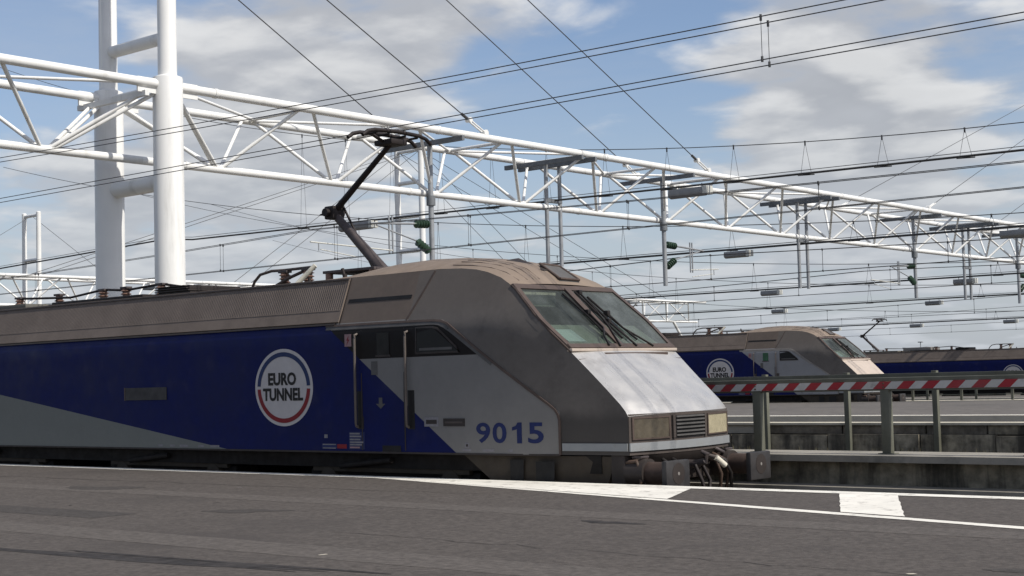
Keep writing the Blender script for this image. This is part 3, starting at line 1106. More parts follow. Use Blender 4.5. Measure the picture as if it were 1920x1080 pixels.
for (p, ln, lab) in (((-33.0, 49.9, 9.43), 1.85, 'large grey lamp box hanging under the gantry lattice right of centre'),
                     ((-52.2, 49.9, 9.72), 2.3, 'grey lamp box half hidden behind the raised pantograph arm'),
                     ((-44.1, 71.3, 8.72), 1.65, 'grey lamp box hanging on the second lighting cable near its insulators'),
                     ((-28.2, 71.3, 8.58), 1.7, 'grey lamp box at the right edge in front of the gantry'),
                     ((-54.6, 92.5, 7.68), 1.55, 'small lamp box above the second locomotive roof, upper one'),
                     ((-40.2, 92.5, 7.60), 1.5, 'lamp box beside the paired drop posts at the right'),
                     ((-68.9, 118.0, 7.46), 1.45, 'small lamp box above the second locomotive roof, lower one'),
                     ((-54.1, 118.0, 7.44), 1.45, 'small lamp box hanging below the rightmost single insulator post'),
                     ((-68.5, 145.0, 6.36), 1.4, 'tiny lamp box left of the distant raised pantograph top'),
                     ((-58.5, 145.0, 6.36), 1.4, 'tiny lamp box far right above the third locomotive'),
                     ((-78.0, 145.0, 6.36), 1.4, 'tiny lamp box just above the cab of the second locomotive')):
    lamp(p, ln, lab)

# ------------------------------------------------------------------ locomotive (x forward, nose corner at x = 0, rail top z = 0)
HW = 1.48
ZB = 1.05
CREASE = [(0.0, 1.60), (-.05, 1.68), (-.14, 1.78), (-.98, 2.56), (-2.06, 3.53), (-2.16, 3.60), (-2.4, 3.735), (-2.7, 3.84), (-2.96, 3.90),
          (-3.3, 3.94), (-3.75, 3.96), (-5.1, 3.955), (-21.6, 3.955)]
CROWN = [(0.0, 1.63), (-.05, 1.71), (-.14, 1.81), (-.98, 2.59), (-2.06, 3.56), (-2.16, 3.65), (-2.3, 3.775), (-2.5, 3.915), (-2.7, 4.00), (-3.0, 4.08),
         (-3.4, 4.145), (-4.0, 4.20), (-4.6, 4.225), (-5.3, 4.205), (-5.7, 4.16), (-6.1, 4.07), (-6.5, 3.99), (-7.0, 3.965), (-21.6, 3.965)]


def interp(tab, x):
    if x >= tab[0][0]:
        return tab[0][1]
    for (xa, za), (xb, zb) in zip(tab[:-1], tab[1:]):
        if x >= xb:
            return za + (zb - za) * (xa - x) / (xa - xb)
    return tab[-1][1]


def zcr(x):
    return interp(CREASE, x)


def zcn(x):
    return max(interp(CROWN, x), zcr(x) + .005)


def smooth01(t):
    t = min(max(t, 0.0), 1.0)
    return t * t * (3 - 2 * t)


def inset(x, z):
    tum = 0.0 if z < 3.0 else 0.37 * (z - 3.0) / 0.955
    return tum + 0.18 * smooth01((x + 2.4) / 2.1)


def hw(x, z):
    return HW - inset(x, z)


def top_z(x, y):
    w = hw(x, zcr(x))
    t = min(abs(y) / w, 1.0)
    return zcr(x) + (zcn(x) - zcr(x)) * (1 - t ** 2.3)


def bow(x, y, w):
    f = smooth01((x + 1.2) / 1.2)
    return 0.17 * f * (1 - min(abs(y) / w, 1.0) ** 2)


def ribbon(name, pts, s, off, width, depth, m, parent):
    """raised trim that follows a path (x, z) on the side s (-1 near, +1 far)"""
    vs, fs = [], []
    n = len(pts)
    for i, (x, z) in enumerate(pts):
        a = Vector(pts[max(i - 1, 0)])
        b = Vector(pts[min(i + 1, n - 1)])
        t = (b - a).normalized()
        nx, nz = -t.y * width / 2, t.x * width / 2
        for sx, dd in ((1, off), (1, off + depth), (-1, off + depth), (-1, off)):
            xx, zz = x + sx * nx, z + sx * nz
            vs.append((xx, s * (hw(xx, zz) + dd), zz))
    for i in range(n - 1):
        for k in range(4):
            k2 = (k + 1) % 4
            fs.append((i * 4 + k, i * 4 + k2, (i + 1) * 4 + k2, (i + 1) * 4 + k))
    fs += [(0, 1, 2, 3), ((n - 1) * 4 + 3, (n - 1) * 4 + 2, (n - 1) * 4 + 1, (n - 1) * 4)]
    return mesh(name, vs, fs, m, parent, smooth=True, sharp_deg=40)


def decal(name, poly, s, off, m, parent, thick=.004):
    """thin plate with outline poly [(x, z)] lying on the side s"""
    n = len(poly)
    vs = [(x, s * (hw(x, z) + off), z) for x, z in poly] + [(x, s * (hw(x, z) + off + thick), z) for x, z in poly]
    fs = [tuple(range(n)), tuple(reversed(range(n, 2 * n)))]
    for k in range(n):
        k2 = (k + 1) % n
        fs.append((k, n + k, n + k2, k2))
    return mesh(name, vs, fs, m, parent)


def rect(x0, x1, z0, z1):
    return [(x0, z0), (x1, z0), (x1, z1), (x0, z1)]


def side_text(name, body, x0, x1, z0, z1, s, off, m, parent, bold=.0):
    vs, fs = text_mesh(body, bold)
    out = []
    for u, v in vs:
        x = x0 + (x1 - x0) * (u if s < 0 else 1 - u)
        z = z0 + (z1 - z0) * v
        out.append((x, s * (hw(x, z) + off), z))
    return mesh(name, out, fs, m, parent)


def ring_arc(name, cx, cz, ax, az, ro, ri, a0, a1, s, off, m, parent):
    vs, fs = [], []
    n = 40
    for k in range(n + 1):
        a = a0 + (a1 - a0) * k / n
        for r in (ro, ri):
            x, z = cx + ax * r * math.cos(a), cz + az * r * math.sin(a)
            vs.append((x, s * (hw(x, z) + off), z))
    for k in range(n):
        fs.append((2 * k, 2 * k + 1, 2 * k + 3, 2 * k + 2))
    return mesh(name, vs, fs, m, parent)


RIM = [(-6.12, 3.14), (-5.0, 3.14), (-4.0, 3.135), (-3.62, 3.13), (-3.46, 3.115), (-3.32, 3.07), (-3.16, 2.975), (-2.7, 2.66), (-2.2, 2.335), (-1.75, 2.04), (-1.38, 1.795),
       (-1.27, 1.715), (-1.215, 1.64), (-1.19, 1.55), (-1.19, 1.3), (-1.19, 1.05)]


def screen_pt(y, t, lift=0.0):
    """point on the windscreen plane: y across, t = 0 at the sill, 1 at the top"""
    x = -.98 - 1.18 * t
    z = 2.585 + 1.035 * t
    return Vector((x + lift * .66, y, z + lift * .75))


def pantograph(root, x0, up=True):
    """single-arm pantograph whose foot stands at x0"""
    p = box('pantograph', (x0 - .95, -.55, 4.12), (x0 + .35, .55, 4.17), 'panto_brown', root, .01)
    for dx, dy in ((-.85, -.48), (-.85, .48), (.25, -.48), (.25, .48)):
        tube('foot_insulator', (x0 + dx, dy, 3.95), (x0 + dx, dy, 4.12), .07, 'insulator_brown', p, 10)
    if up:
        knee = Vector((x0 - 1.23, 0, 5.27))
        foot = Vector((x0, 0, 4.17))
        head = Vector((x0 + .28, 0, 6.36))
    else:
        knee = Vector((x0 - 1.35, 0, 4.42))
        foot = Vector((x0, 0, 4.17))
        head = Vector((x0 + .25, 0, 4.46))
    d = (knee - foot).normalized()
    ptube('lower_arm', [foot - d * .1, foot + d * .5, knee], [.105, .095, .07], 'panto_brown', p, 10)
    ptube('upper_arm', [knee, knee.lerp(head, .5), head], [.062, .055, .045], 'panto_dark', p, 10)
    tube('guide_rod', foot + Vector((-.32, .12, -.02)), knee + Vector((.12, .12, .14)), .022, 'panto_dark', p, 8)
    k = box('knuckle', (knee.x - .1, -.14, knee.z - .12), (knee.x + .14, .14, knee.z + .12), 'panto_dark', p, .03)
    tube('knuckle_pin', (knee.x, -.22, knee.z), (knee.x, .22, knee.z), .075, 'panto_dark', k, 12)
    tube('knuckle_rod', (knee.x - .25, -.1, knee.z - .02), (knee.x, -.1, knee.z + .02), .015, 'panto_dark', k, 6)
    # head
    hz = head.z
    h = box('pan_head', (head.x - .22, -.2, hz - .04), (head.x + .22, .2, hz + .06), 'panto_dark', p, .03)
    for dx in (-.20, .17):
        pts = [(head.x + dx, -.84, hz + .05), (head.x + dx, -.72, hz + .13), (head.x + dx, -.55, hz + .17), (head.x + dx, 0, hz + .19), (head.x + dx, .55, hz + .17), (head.x + dx, .72, hz + .13), (head.x + dx, .84, hz + .05)]
        ptube('collector_strip', pts, .036, 'panto_dark', h, 8)
    for yy in (-.5, -.2, .2, .5):
        tube('head_link', (head.x - .20, yy, hz + .13), (head.x + .17, yy, hz + .13), .022, 'panto_dark', h, 6)
    for yy in (-.45, .45):
        tube('head_strut', (head.x, yy * .3, hz), (head.x - .02, yy, hz + .13), .03, 'panto_dark', h, 6)
    return p


def make_loco(label, liv, hood_m, number, pantos, cat='locomotive', simple=False):
    root = thing('locomotive', label, cat, (0, 0, 0), 'electric locomotives')
    # --- sides
    xs = [0.0, -.05, -.14, -.3, -.5, -.75, -.98, -1.25, -1.5, -1.8, -2.06, -2.16, -2.28, -2.4, -2.55, -2.7, -2.96, -3.3, -3.75, -4.4, -5.1, -6, -7, -9, -12, -15, -18, -21.6]
    lev = [1.05, 1.2, 1.4, 1.65, 1.9, 2.2, 2.5, 2.8, 3.0, 3.12, 3.3, 3.5, 3.7, 3.85, 3.955]
    for s in (-1, 1):
        vs, fs = [], []
        for x in xs:
            zc = zcr(x)
            for l in lev:
                z = l if x < -3.7 else 1.05 + (l - 1.05) * (zc - 1.05) / (3.955 - 1.05)
                vs.append((x, s * hw(x, z), z))
        n = len(lev)
        for i in range(len(xs) - 1):
            for k in range(n - 1):
                q = (i * n + k, i * n + k + 1, (i + 1) * n + k + 1, (i + 1) * n + k)
                fs.append(q if s > 0 else tuple(reversed(q)))
        side = mesh('body_side', vs, fs, liv, root, smooth=True, sharp_deg=30)
        ribbon('panel_rim', RIM, s, -.004, .035, .022, 'trim_brown' if liv == 'livery_dark' else 'trim_light', side)
        ribbon('trim_strip', [(-6.1, 3.10), (-5.0, 3.10), (-4.9, 3.10), (-3.66, 3.095), (-3.5, 3.08), (-3.36, 3.03), (-3.2, 2.94), (-2.4, 2.42)], s, -.002, .06, .012, 'trim_light' if liv == 'livery_light' else 'plate_grey', side)
        ribbon('gutter', [(-5.9, 3.165), (-12, 3.165), (-21.6, 3.165)], s, 0.0, .03, .03, 'trim_dark', root)
        ribbon('sill', [(-1.2, 1.045), (-2.2, 1.045), (-3.05, 1.045), (-10, 1.045), (-21.6, 1.045)], s, -.02, .03, .03, 'trim_dark', root)
        # roof cheek with louvres
        vs, fs = [], []
        pr = [(3.19, .012), (3.20, .03), (3.92, .03), (3.955, -.02)]
        cols = [-5.82, -8, -11, -14, -17, -21.6]
        for x in cols:
            for z, o in pr:
                vs.append((x, s * (hw(-6, z) + o), z))
        for i in range(len(cols) - 1):
            for k in range(3):
                q = (i * 4 + k, i * 4 + k + 1, (i + 1) * 4 + k + 1, (i + 1) * 4 + k)
                fs.append(q if s > 0 else tuple(reversed(q)))
        fs.append((0, 1, 2, 3))
        ck = mesh('roof_cheek', vs, fs, 'roof_louvre', root)
        ribbon('rain_lip', [(-5.83, 3.925), (-12, 3.925), (-21.6, 3.925)], s, .02, .025, .03, 'trim_dark', ck)
        ribbon('rain_lip', [(-5.84, 3.40), (-12, 3.40), (-21.6, 3.40)], s, .028, .015, .008, 'roof_louvre', ck)
        # cab shell seam and ventilation slot
        ribbon('shell_seam', [(-4.24, 3.16), (-4.12, 3.4), (-3.97, 3.7), (-3.86, 3.94)], s, -.002, .03, .012, 'trim_brown', side)
        ribbon('shell_seam', [(-5.80, 3.17), (-5.80, 3.55), (-5.80, 3.945)], s, -.002, .02, .008, 'trim_dark', side)
        decal('vent_slot', rect(-5.72, -4.25, 3.515, 3.575), s, .001, 'black', side, .006)
        # door, windows, handrails
        door = decal('door_panel', rect(-5.22, -4.28, 1.10, 2.555), s, .0, liv, side, .002)
        for xx in (-5.24, -4.26):
            ribbon('door_seal', [(xx, 1.08), (xx, 2.0), (xx, 3.04)], s, -.002, .022, .007, 'trim_dark', side)
        for xx in (-5.33, -4.17):
            r_ = decal('handrail_recess', rect(xx - .02, xx + .13, 1.42, 3.02), s, -.001, 'band_dark' if liv == 'livery_dark' else 'nose_brown', side, .004)
            ptube('handrail', [(xx, s * (HW - .01), 2.98), (xx, s * (HW + .05), 2.96), (xx, s * (HW + .06), 2.9), (xx, s * (HW + .06), 1.52), (xx, s * (HW + .05), 1.47), (xx, s * (HW - .01), 1.45)], .022, 'steel_bar', side, 8)
        dw = decal('door_window', rect(-4.86, -4.58, 2.62, 2.98), s, .003, 'side_glass' if liv == 'livery_dark' else 'green_glass', side, .006)
        decal('window_frame', rect(-4.89, -4.55, 2.585, 2.62), s, .003, 'trim_dark', dw, .01)
        sw = [(-3.98, 2.62), (-3.05, 2.62), (-3.12, 2.70), (-3.42, 2.94), (-3.52, 3.0), (-3.62, 3.025), (-3.98, 3.03)]
        w_ = decal('side_window', sw, s, .003, 'side_glass', side, .006)
        ribbon('window_frame', sw + [sw[0]], s, .001, .03, .012, 'trim_dark', w_)
        decal('window_sill', rect(-3.9, -3.2, 2.66, 2.70), s, .010, 'plate_grey', w_, .004)
        # emblem: pale disc, blue upper arc, red lower arc, lettering
        cx, cz, ax_, az_ = -7.17, 2.13, .75, .665
        disc = decal('emblem', [(cx + ax_ * math.cos(2 * math.pi * k / 64), cz + az_ * math.sin(2 * math.pi * k / 64)) for k in range(64)], s, .002, 'logo_white', side, .003)
        e = .045
        ring_arc('emblem_arc', cx, cz, ax_, az_, .915, .80, e, math.pi - e, s, .009, 'logo_blue', disc)
        ring_arc('emblem_arc', cx, cz, ax_, az_, .915, .80, math.pi + e, 2 * math.pi - e, s, .009, 'logo_red', disc)
        f0 = lambda u: cx + ax_ * u
        side_text('lettering', 'EURO', f0(-.53), f0(.44), cz + az_ * .055, cz + az_ * .388, s, .010, 'logo_black', disc, .042)
        side_text('lettering', 'TUNNEL', f0(-.72), f0(.67), cz - az_ * .346, cz - az_ * .014, s, .010, 'logo_black', disc, .042)
        if number:
            xa, xb = -2.74, -1.47
            if s < 0:
                for ch, a, b in zip(number, (0, .261, .558, .783), (.226, .476, .697, 1.0)):
                    if ch == '1':
                        u0, u1 = xa + (xb - xa) * a, xa + (xb - xa) * b
                        mid = u0 + (u1 - u0) * .5
                        decal('fleet_number', [(mid, 1.215), (u1, 1.215), (u1, 1.525), (mid + .015, 1.525), (mid - .02, 1.475), (u0, 1.455), (u0, 1.405), (mid, 1.425)], s, .003, 'number_blue', side, .002)
                        continue
                    side_text('fleet_number', ch, xa + (xb - xa) * a, xa + (xb - xa) * b, 1.215, 1.525, s, .004, 'number_blue', side, .022)
            else:
                side_text('fleet_number', number, xa, xb, 1.215, 1.525, s, .004, 'number_blue', side, .02)
        # plates, stickers and small lettering blocks
        np_ = decal('name_plate', rect(-11.78, -10.47, 1.955, 2.19), s, .003, 'plate_dark', side, .01)
        decal('plate_edge', rect(-11.80, -11.76, 1.95, 2.195), s, .012, 'trim_brown', np_, .004)
        wl = decal('warning_sticker', rect(-5.62, -5.46, 2.78, 2.985), s, .003, 'sticker_pink', side, .002)
        bolt = [(-5.52, 2.96), (-5.575, 2.88), (-5.54, 2.88), (-5.575, 2.80), (-5.50, 2.895), (-5.535, 2.895)]
        decal('bolt_sign', bolt, s, .006, 'logo_red', wl, .002)
        pl = decal('builder_plate', rect(-3.83, -3.52, 1.465, 1.61), s, .003, 'sticker_pale', side, .004)
        decal('plate_print', rect(-3.79, -3.56, 1.505, 1.57), s, .008, 'trim_dark', pl, .002)
        pl = decal('vent_plate', rect(-3.42, -2.97, 1.47, 1.59), s, .003, 'trim_dark', side, .006)
        decal('vent_bar', rect(-3.38, -3.01, 1.515, 1.545), s, .010, 'nose_brown', pl, .004)
        lb = decal('data_panel', rect(-5.56, -5.19, 1.09, 1.375), s, .002, 'number_blue', side, .002)
        for zz, m_ in ((1.345, 'sticker_pale'), (1.30, 'sticker_pale'), (1.25, 'sticker_pale'), (1.205, 'sticker_pale'), (1.165, 'sticker_pale'), (1.12, 'sticker_pink')):
            decal('print_line', rect(-5.54, -5.22 - random.uniform(0, .1), zz - .012, zz + .014), s, .005, m_, lb, .001)
        lb = decal('data_panel', rect(-6.22, -5.86, 1.09, 1.18), s, .002, 'number_blue', side, .002)
        for zz in (1.165, 1.105):
            decal('print_line', rect(-6.2, -5.88, zz - .008, zz + .008), s, .005, 'sticker_pale', lb, .001)
        decal('data_panel', rect(-5.85, -5.62, 1.10, 1.17), s, .002, 'logo_red', side, .002)
        decal('small_mark', rect(-6.16, -6.08, 1.27, 1.33), s, .002, 'sticker_pale', side, .002)
        ar = decal('arrow_mark', [(-4.84, 1.93), (-4.76, 1.93), (-4.76, 1.83), (-4.69, 1.83), (-4.80, 1.75), (-4.91, 1.83), (-4.84, 1.83)], s, .004, 'plate_grey', side, .002)
        mk = decal('small_mark', rect(-2.98, -2.89, 1.14, 1.215), s, .002, 'sticker_pale', side, .002)
        decal('mark_print', rect(-2.955, -2.915, 1.16, 1.195), s, .005, 'trim_dark', mk, .001)
        for a, b in ((-3.03, -2.85), (-2.62, -2.38), (-2.12, -2.03), (-9.55, -9.38), (-9.2, -8.95), (-10.4, -10.25), (-10.1, -9.85), (-10.75, -10.62)):
            decal('small_mark', rect(a, b, 1.085, 1.125), s, .002, 'sticker_pale', side, .001)
        decal('lock_plate', rect(-5.0, -4.86, 2.30, 2.52), s, .003, 'plate_grey', side, .004)
        decal('step_pocket', rect(-4.78, -4.36, 1.055, 1.16), s, .002, 'black', side, .004)
        # strip along the lower cab side
        ribbon('strip', [(-1.15, 1.162), (-.8, 1.162), (-.4, 1.163), (-.02, 1.165)], s, .0, .11, .015, 'strip_grey', side)
        # skirt below the cab
        poly = [(-3.05, 1.03), (-2.42, .60), (-2.0, .52), (-.45, .55), (-.25, 1.03)]
        vs = [(x, s * (HW - .05 - .16 * smooth01((x + 2.4) / 2.1)), z) for x, z in poly] + [(x, s * (HW - .14 - .16 * smooth01((x + 2.4) / 2.1)), z) for x, z in poly]
        n5 = 5
        fs = [tuple(range(n5)), tuple(reversed(range(n5, 10)))] + [(k, (k + 1) % n5, n5 + (k + 1) % n5, n5 + k) for k in range(n5)]
        sk = mesh('skirt', vs, fs, 'skirt_brown', root)
        for a, b, zt in ((-2.12, -1.87, .97), (-1.62, -1.28, .95)):
            yy = HW - .052
            mesh('step_opening', [(a, s * yy, .56), (b, s * yy, .56), (b, s * (yy - .02), zt), (a, s * yy, zt)], [(0, 1, 2, 3)], 'black', sk)
            box('step', (a, min(s * yy, s * (yy + .05)), .58), (b, max(s * yy, s * (yy + .05)), .60), 'nose_brown', sk)
        # windscreen edge trim
        ptube('pillar_trim', [(x, s * (hw(x, zcr(x)) - .005), zcr(x) + .004) for x in (-.96, -1.3, -1.6, -1.9, -2.06, -2.16)], .022, 'trim_brown', root, 8)

    # --- hood
    def patch(name, xlist, m, y0=-1.0, y1=1.0, ny=16, lift=0.0, parent=root, zfun=None):
        vs, fs = [], []
        for x in xlist:
            w = hw(x, zcr(x))
            for k in range(ny + 1):
                y = w * (y0 + (y1 - y0) * k / ny)
                xx = x + bow(x, y, w)
                vs.append((xx, y, top_z(x, y) + lift))
        n = ny + 1
        for i in range(len(xlist) - 1):
            for k in range(ny):
                fs.append((i * n + k, (i + 1) * n + k, (i + 1) * n + k + 1, i * n + k + 1))
        fs = [tuple(reversed(f)) for f in fs]
        return mesh(name, vs, fs, m, parent, smooth=True, sharp_deg=40)

    hood = patch('hood', [0.0, -.02, -.05, -.09, -.14, -.2, -.35, -.5, -.65, -.8, -.96], hood_m)
    for (yy) in (-.14, .62):
        z_ = 2.36
        x_ = -.765
        mesh('hood_notch', [(x_ + .06, yy - .05, top_z(x_ + .06, yy) + .004), (x_ + .06, yy + .05, top_z(x_ + .06, yy) + .004), (x_ - .02, yy + .05, top_z(x_ - .02, yy) + .004), (x_ - .02, yy - .05, top_z(x_ - .02, yy) + .004)], [(0, 1, 2, 3)], 'trim_brown', hood)
    w9 = hw(-.84, zcr(-.84))
    ptube('hood_seam', [(-.845 + .004, y, top_z(-.845, y) + .001) for y in (-w9 + .02, -.6, 0, .6, w9 - .02)], .005, 'trim_brown', hood, 6)
    # sill bar and wiper trough
    wsill = hw(-.98, 2.56)
    box('sill_bar', (-1.03, -wsill - .01, 2.555), (-.93, wsill + .01, 2.60), 'hood_beige', root, .012)
    box('wiper_trough', (-.96, -.62, 2.49), (-.875, 1.02, 2.535), 'trim_brown', root, .015)
    # cab roof dome
    dome = patch('cab_roof', [-2.16, -2.2, -2.25, -2.3, -2.4, -2.5, -2.6, -2.7, -2.85, -3.0, -3.2, -3.4, -3.75, -4.0, -4.3, -4.6, -5.0, -5.3, -5.7, -6.1, -6.5, -7.0], 'cab_roof_tan', ny=24)
    # roof hatch plate with raised edge, and the scoop beside it
    vs = []
    for x_, y_ in ((-2.22, .02), (-2.22, .52), (-2.62, .52), (-2.62, .02)):
        vs.append((x_, y_, top_z(x_, y_) + .045))
    for x_, y_ in ((-2.22, .02), (-2.22, .52), (-2.62, .52), (-2.62, .02)):
        vs.append((x_, y_, top_z(x_, y_) - .02))
    hat = mesh('roof_hatch', vs, BOXF, 'plate_grey', dome)
    for a, b in ((0, 1), (1, 2), (2, 3), (3, 0)):
        tube('hatch_edge', vs[a], vs[b], .022, 'trim_brown', hat, 8)
    vs = []
    for x_, y_, l in ((-2.45, -.14, .015), (-2.45, .0, .02), (-3.05, .0, .045), (-3.05, -.30, .01)):
        vs.append((x_, y_, top_z(x_, y_) + l))
    for x_, y_ in ((-2.45, -.14), (-2.45, .0), (-3.05, .0), (-3.05, -.30)):
        vs.append((x_, y_, top_z(x_, y_) - .02))
    mesh('roof_scoop', vs, BOXF, 'trim_dark', dome)
    for yy in (-.95, -.75, -.6, -.45):
        ptube('roof_rib', [(x_, yy * (1 + (x_ + 2.25) * -.02), top_z(x_, yy) + .002) for x_ in (-2.25, -2.5, -2.8, -3.2, -3.6)], .006, 'trim_brown', dome, 5)
    # main roof
    mesh('roof', [(-21.6, -1.11, 3.95), (-6.9, -1.11, 3.95), (-6.9, 1.11, 3.95), (-21.6, 1.11, 3.95)], [(0, 1, 2, 3)], 'roof_grey', root)
    # front header
    vs, fs = [], []
    wt = hw(-2.12, 3.56)
    for yk in range(13):
        y = -wt + 2 * wt * yk / 12
        vs += [screen_pt(y, .985, .03), screen_pt(y, .915, .028), screen_pt(y, .915, -.03), screen_pt(y, .985, -.03)]
    for i in range(12):
        for k in range(4):
            k2 = (k + 1) % 4
            fs.append((i * 4 + k, i * 4 + k2, (i + 1) * 4 + k2, (i + 1) * 4 + k))
    fs += [(0, 1, 2, 3), (51, 50, 49, 48)]
    frame = mesh('windscreen_frame', vs, fs, 'trim_brown', root)

    def bar_(name, y0, t0, y1, t1, wd, m, parent, lift=.01, dp=.03):
        a, b = screen_pt(y0, t0, lift), screen_pt(y1, t1, lift)
        nrm = Vector((.66, 0, .75))
        d = (b - a).normalized()
        u = d.cross(nrm).normalized() * wd / 2
        vs = [a - u, a + u, b + u, b - u]
        vs2 = [v + nrm * dp for v in vs]
        return mesh(name, vs + vs2, BOXF, m, parent)

    def wy(t):
        x = -.98 - 1.18 * t
        return hw(x, zcr(x))
    TT = [0.0, .15, .3, .45, .6, .75, .88, .97]
    nrm = Vector((.66, 0, .75))
    for sg in (-1, 1):
        vs, fs = [], []
        for t in TT:
            lo_, hi_ = screen_pt(sg * (wy(t) + .004), t, -.02), screen_pt(sg * (wy(t) - .085), t, -.02)
            vs += [lo_, hi_, hi_ + nrm * .05, lo_ + nrm * .045]
        for i in range(len(TT) - 1):
            for k in range(4):
                k2 = (k + 1) % 4
                fs.append((i * 4 + k, i * 4 + k2, (i + 1) * 4 + k2, (i + 1) * 4 + k))
        fs += [(0, 1, 2, 3), tuple(len(vs) - 1 - j for j in range(4))]
        mesh('frame_bar', vs, fs, 'trim_brown', frame)
    bar_('frame_bar', -wy(0), .03, wy(0), .03, .09, 'trim_brown', frame, lift=.008)
    bar_('frame_bar', -.06, .03, -.02, .93, .13, 'trim_brown', frame, lift=.012)
    for sg, gm in ((-1, 'glass'), (1, 'glass_pale_sheen')):
        vs, fs = [], []
        TP = [.05, .2, .35, .5, .65, .8, .925]
        for t in TP:
            a_, b_ = screen_pt(sg * (wy(t) - .08), t), screen_pt(-.04 + .03 * t + sg * .06, t)
            vs += [a_, b_, b_ + nrm * .008, a_ + nrm * .008]
        for i in range(len(TP) - 1):
            for k in range(4):
                k2 = (k + 1) % 4
                fs.append((i * 4 + k, i * 4 + k2, (i + 1) * 4 + k2, (i + 1) * 4 + k))
        fs += [(0, 1, 2, 3), tuple(len(vs) - 1 - j for j in range(4))]
        mesh('windscreen_pane', vs, fs, gm, root)
    # cab interior
    box('cab_floor', (-3.4, -1.2, 2.15), (-1.0, 1.2, 2.2), 'interior_dark', root)
    mesh('cab_bulkhead', box_verts((-3.42, -1.15, 2.2), (-3.36, 1.15, 3.85)), BOXF, 'interior_dark', root)
    dsk = mesh('driver_desk', [(-1.25, -1.2, 2.3), (-1.25, 1.2, 2.3), (-1.62, 1.2, 2.3), (-1.62, -1.2, 2.3), (-1.10, -1.2, 2.62), (-1.10, 1.2, 2.62), (-1.66, 1.2, 2.98), (-1.66, -1.2, 2.98)], BOXF, 'interior_beige', root)
    mesh('paper', [(-1.22, -1.06, 2.71), (-1.22, -.62, 2.71), (-1.52, -.62, 2.905), (-1.52, -1.06, 2.905)], [(0, 1, 2, 3)], 'paper', dsk)
    box('sun_blind', (-2.3, -1.0, 3.30), (-2.26, -.05, 3.52), 'interior_beige', root)
    box('driver_seat', (-2.6, -.75, 2.3), (-2.4, -.3, 3.3), 'black', root, .05)
    # wipers
    def wiper(pts, blade):
        a = ptube('wiper', [screen_pt(y, t, .055) for y, t in pts], .017, 'black_rubber', root, 6)
        b = ptube('wiper_blade', [screen_pt(y, t, .04) for y, t in blade], .02, 'black_rubber', a, 6)
        y, t = pts[-1]
        c_ = screen_pt(y, t, .05)
        box('wiper_joint', (c_.x - .045, c_.y - .04, c_.z - .04), (c_.x + .045, c_.y + .04, c_.z + .04), 'black_rubber', a, .015)
    wiper([(-.40, .02), (-.30, .16), (-.115, .29), (-.115, .54)], [(-.27, .84), (-.19, .5), (-.17, .20)])
    wiper([(-.13, .01), (.05, .3), (.16, .62), (.17, .86)], [(.10, .88), (.13, .5), (.145, .14)])
    wiper([(.74, .01), (.40, .29), (.37, .53)], [(.30, .80), (.36, .5), (.50, .12)])
    wiper([(.30, .01), (.22, .26), (.19, .40)], [(.22, .74), (.24, .45), (.30, .14)])

    # --- nose front
    def nose_band(name, z0, z1, m, dx=0.0, w_=None, parent=root, depth=.06):
        vs, fs = [], []
        n = 16
        w = w_ or hw(0, 1.2)
        for k in range(n + 1):
            y = -w + 2 * w * k / n
            x = bow(0, y, hw(0, 1.2)) + dx
            vs += [(x, y, z0), (x, y, z1), (x - depth, y, z1), (x - depth, y, z0)]
        for i in range(n):
            for k in range(4):
                k2 = (k + 1) % 4
                fs.append((i * 4 + k, i * 4 + k2, (i + 1) * 4 + k2, (i + 1) * 4 + k))
        fs += [(3, 2, 1, 0), tuple(range(n * 4, n * 4 + 4))]
        return mesh(name, vs, fs, m, parent, smooth=True, sharp_deg=40)

    nose = nose_band('nose_panel', 1.05, 1.632, 'nose_brown', dx=-.002, w_=hw(0, 1.2) - .008)
    nose_band('strip', 1.105, 1.222, 'strip_grey', dx=.022, depth=.022, parent=nose)

    def nose_plate(name, y0, y1, z0, z1, m, dx, parent, depth=.03):
        vs, fs = [], []
        n = 6
        for k in range(n + 1):
            y = y0 + (y1 - y0) * k / n
            x = bow(0, y, hw(0, 1.2)) + dx
            vs += [(x, y, z0), (x, y, z1), (x - depth, y, z1), (x - depth, y, z0)]
        for i in range(n):
            for k in range(4):
                k2 = (k + 1) % 4
                fs.append((i * 4 + k, i * 4 + k2, (i + 1) * 4 + k2, (i + 1) * 4 + k))
        fs += [(3, 2, 1, 0), tuple(range(n * 4, n * 4 + 4))]
        return mesh(name, vs, fs, m, parent, smooth=True, sharp_deg=40)
    for s in (-1, 1):
        y0, y1 = sorted((s * .52, s * 1.22))
        hl = nose_plate('headlight', y0, y1, 1.285, 1.565, 'lens_dirty' if s < 0 else 'lens_amber', .012, root)
        nose_plate('lamp_bezel', y0 - .03, y1 + .03, 1.565, 1.585, 'trim_brown', .02, hl)
        nose_plate('lamp_bezel', y0 - .03, y1 + .03, 1.265, 1.285, 'trim_brown', .02, hl)
        nose_plate('lamp_bezel', y0 - .03, y0, 1.285, 1.565, 'trim_brown', .02, hl)
        nose_plate('lamp_bezel', y1, y1 + .03, 1.285, 1.565, 'trim_brown', .02, hl)
    gr_ = nose_plate('grille', -.40, .40, 1.27, 1.585, 'black', .008, root)
    for k in range(6):
        zz = 1.285 + k * .054
        nose_plate('slat', -.37, .37, zz, zz + .024, 'plate_grey', .035, gr_, .03)
    nose_plate('grille_edge', -.44, -.385, 1.265, 1.59, 'nose_brown', .03, gr_)
    nose_plate('grille_edge', .385, .44, 1.265, 1.59, 'nose_brown', .03, gr_)
    # curved apron
    vs, fs = [], []
    n = 20
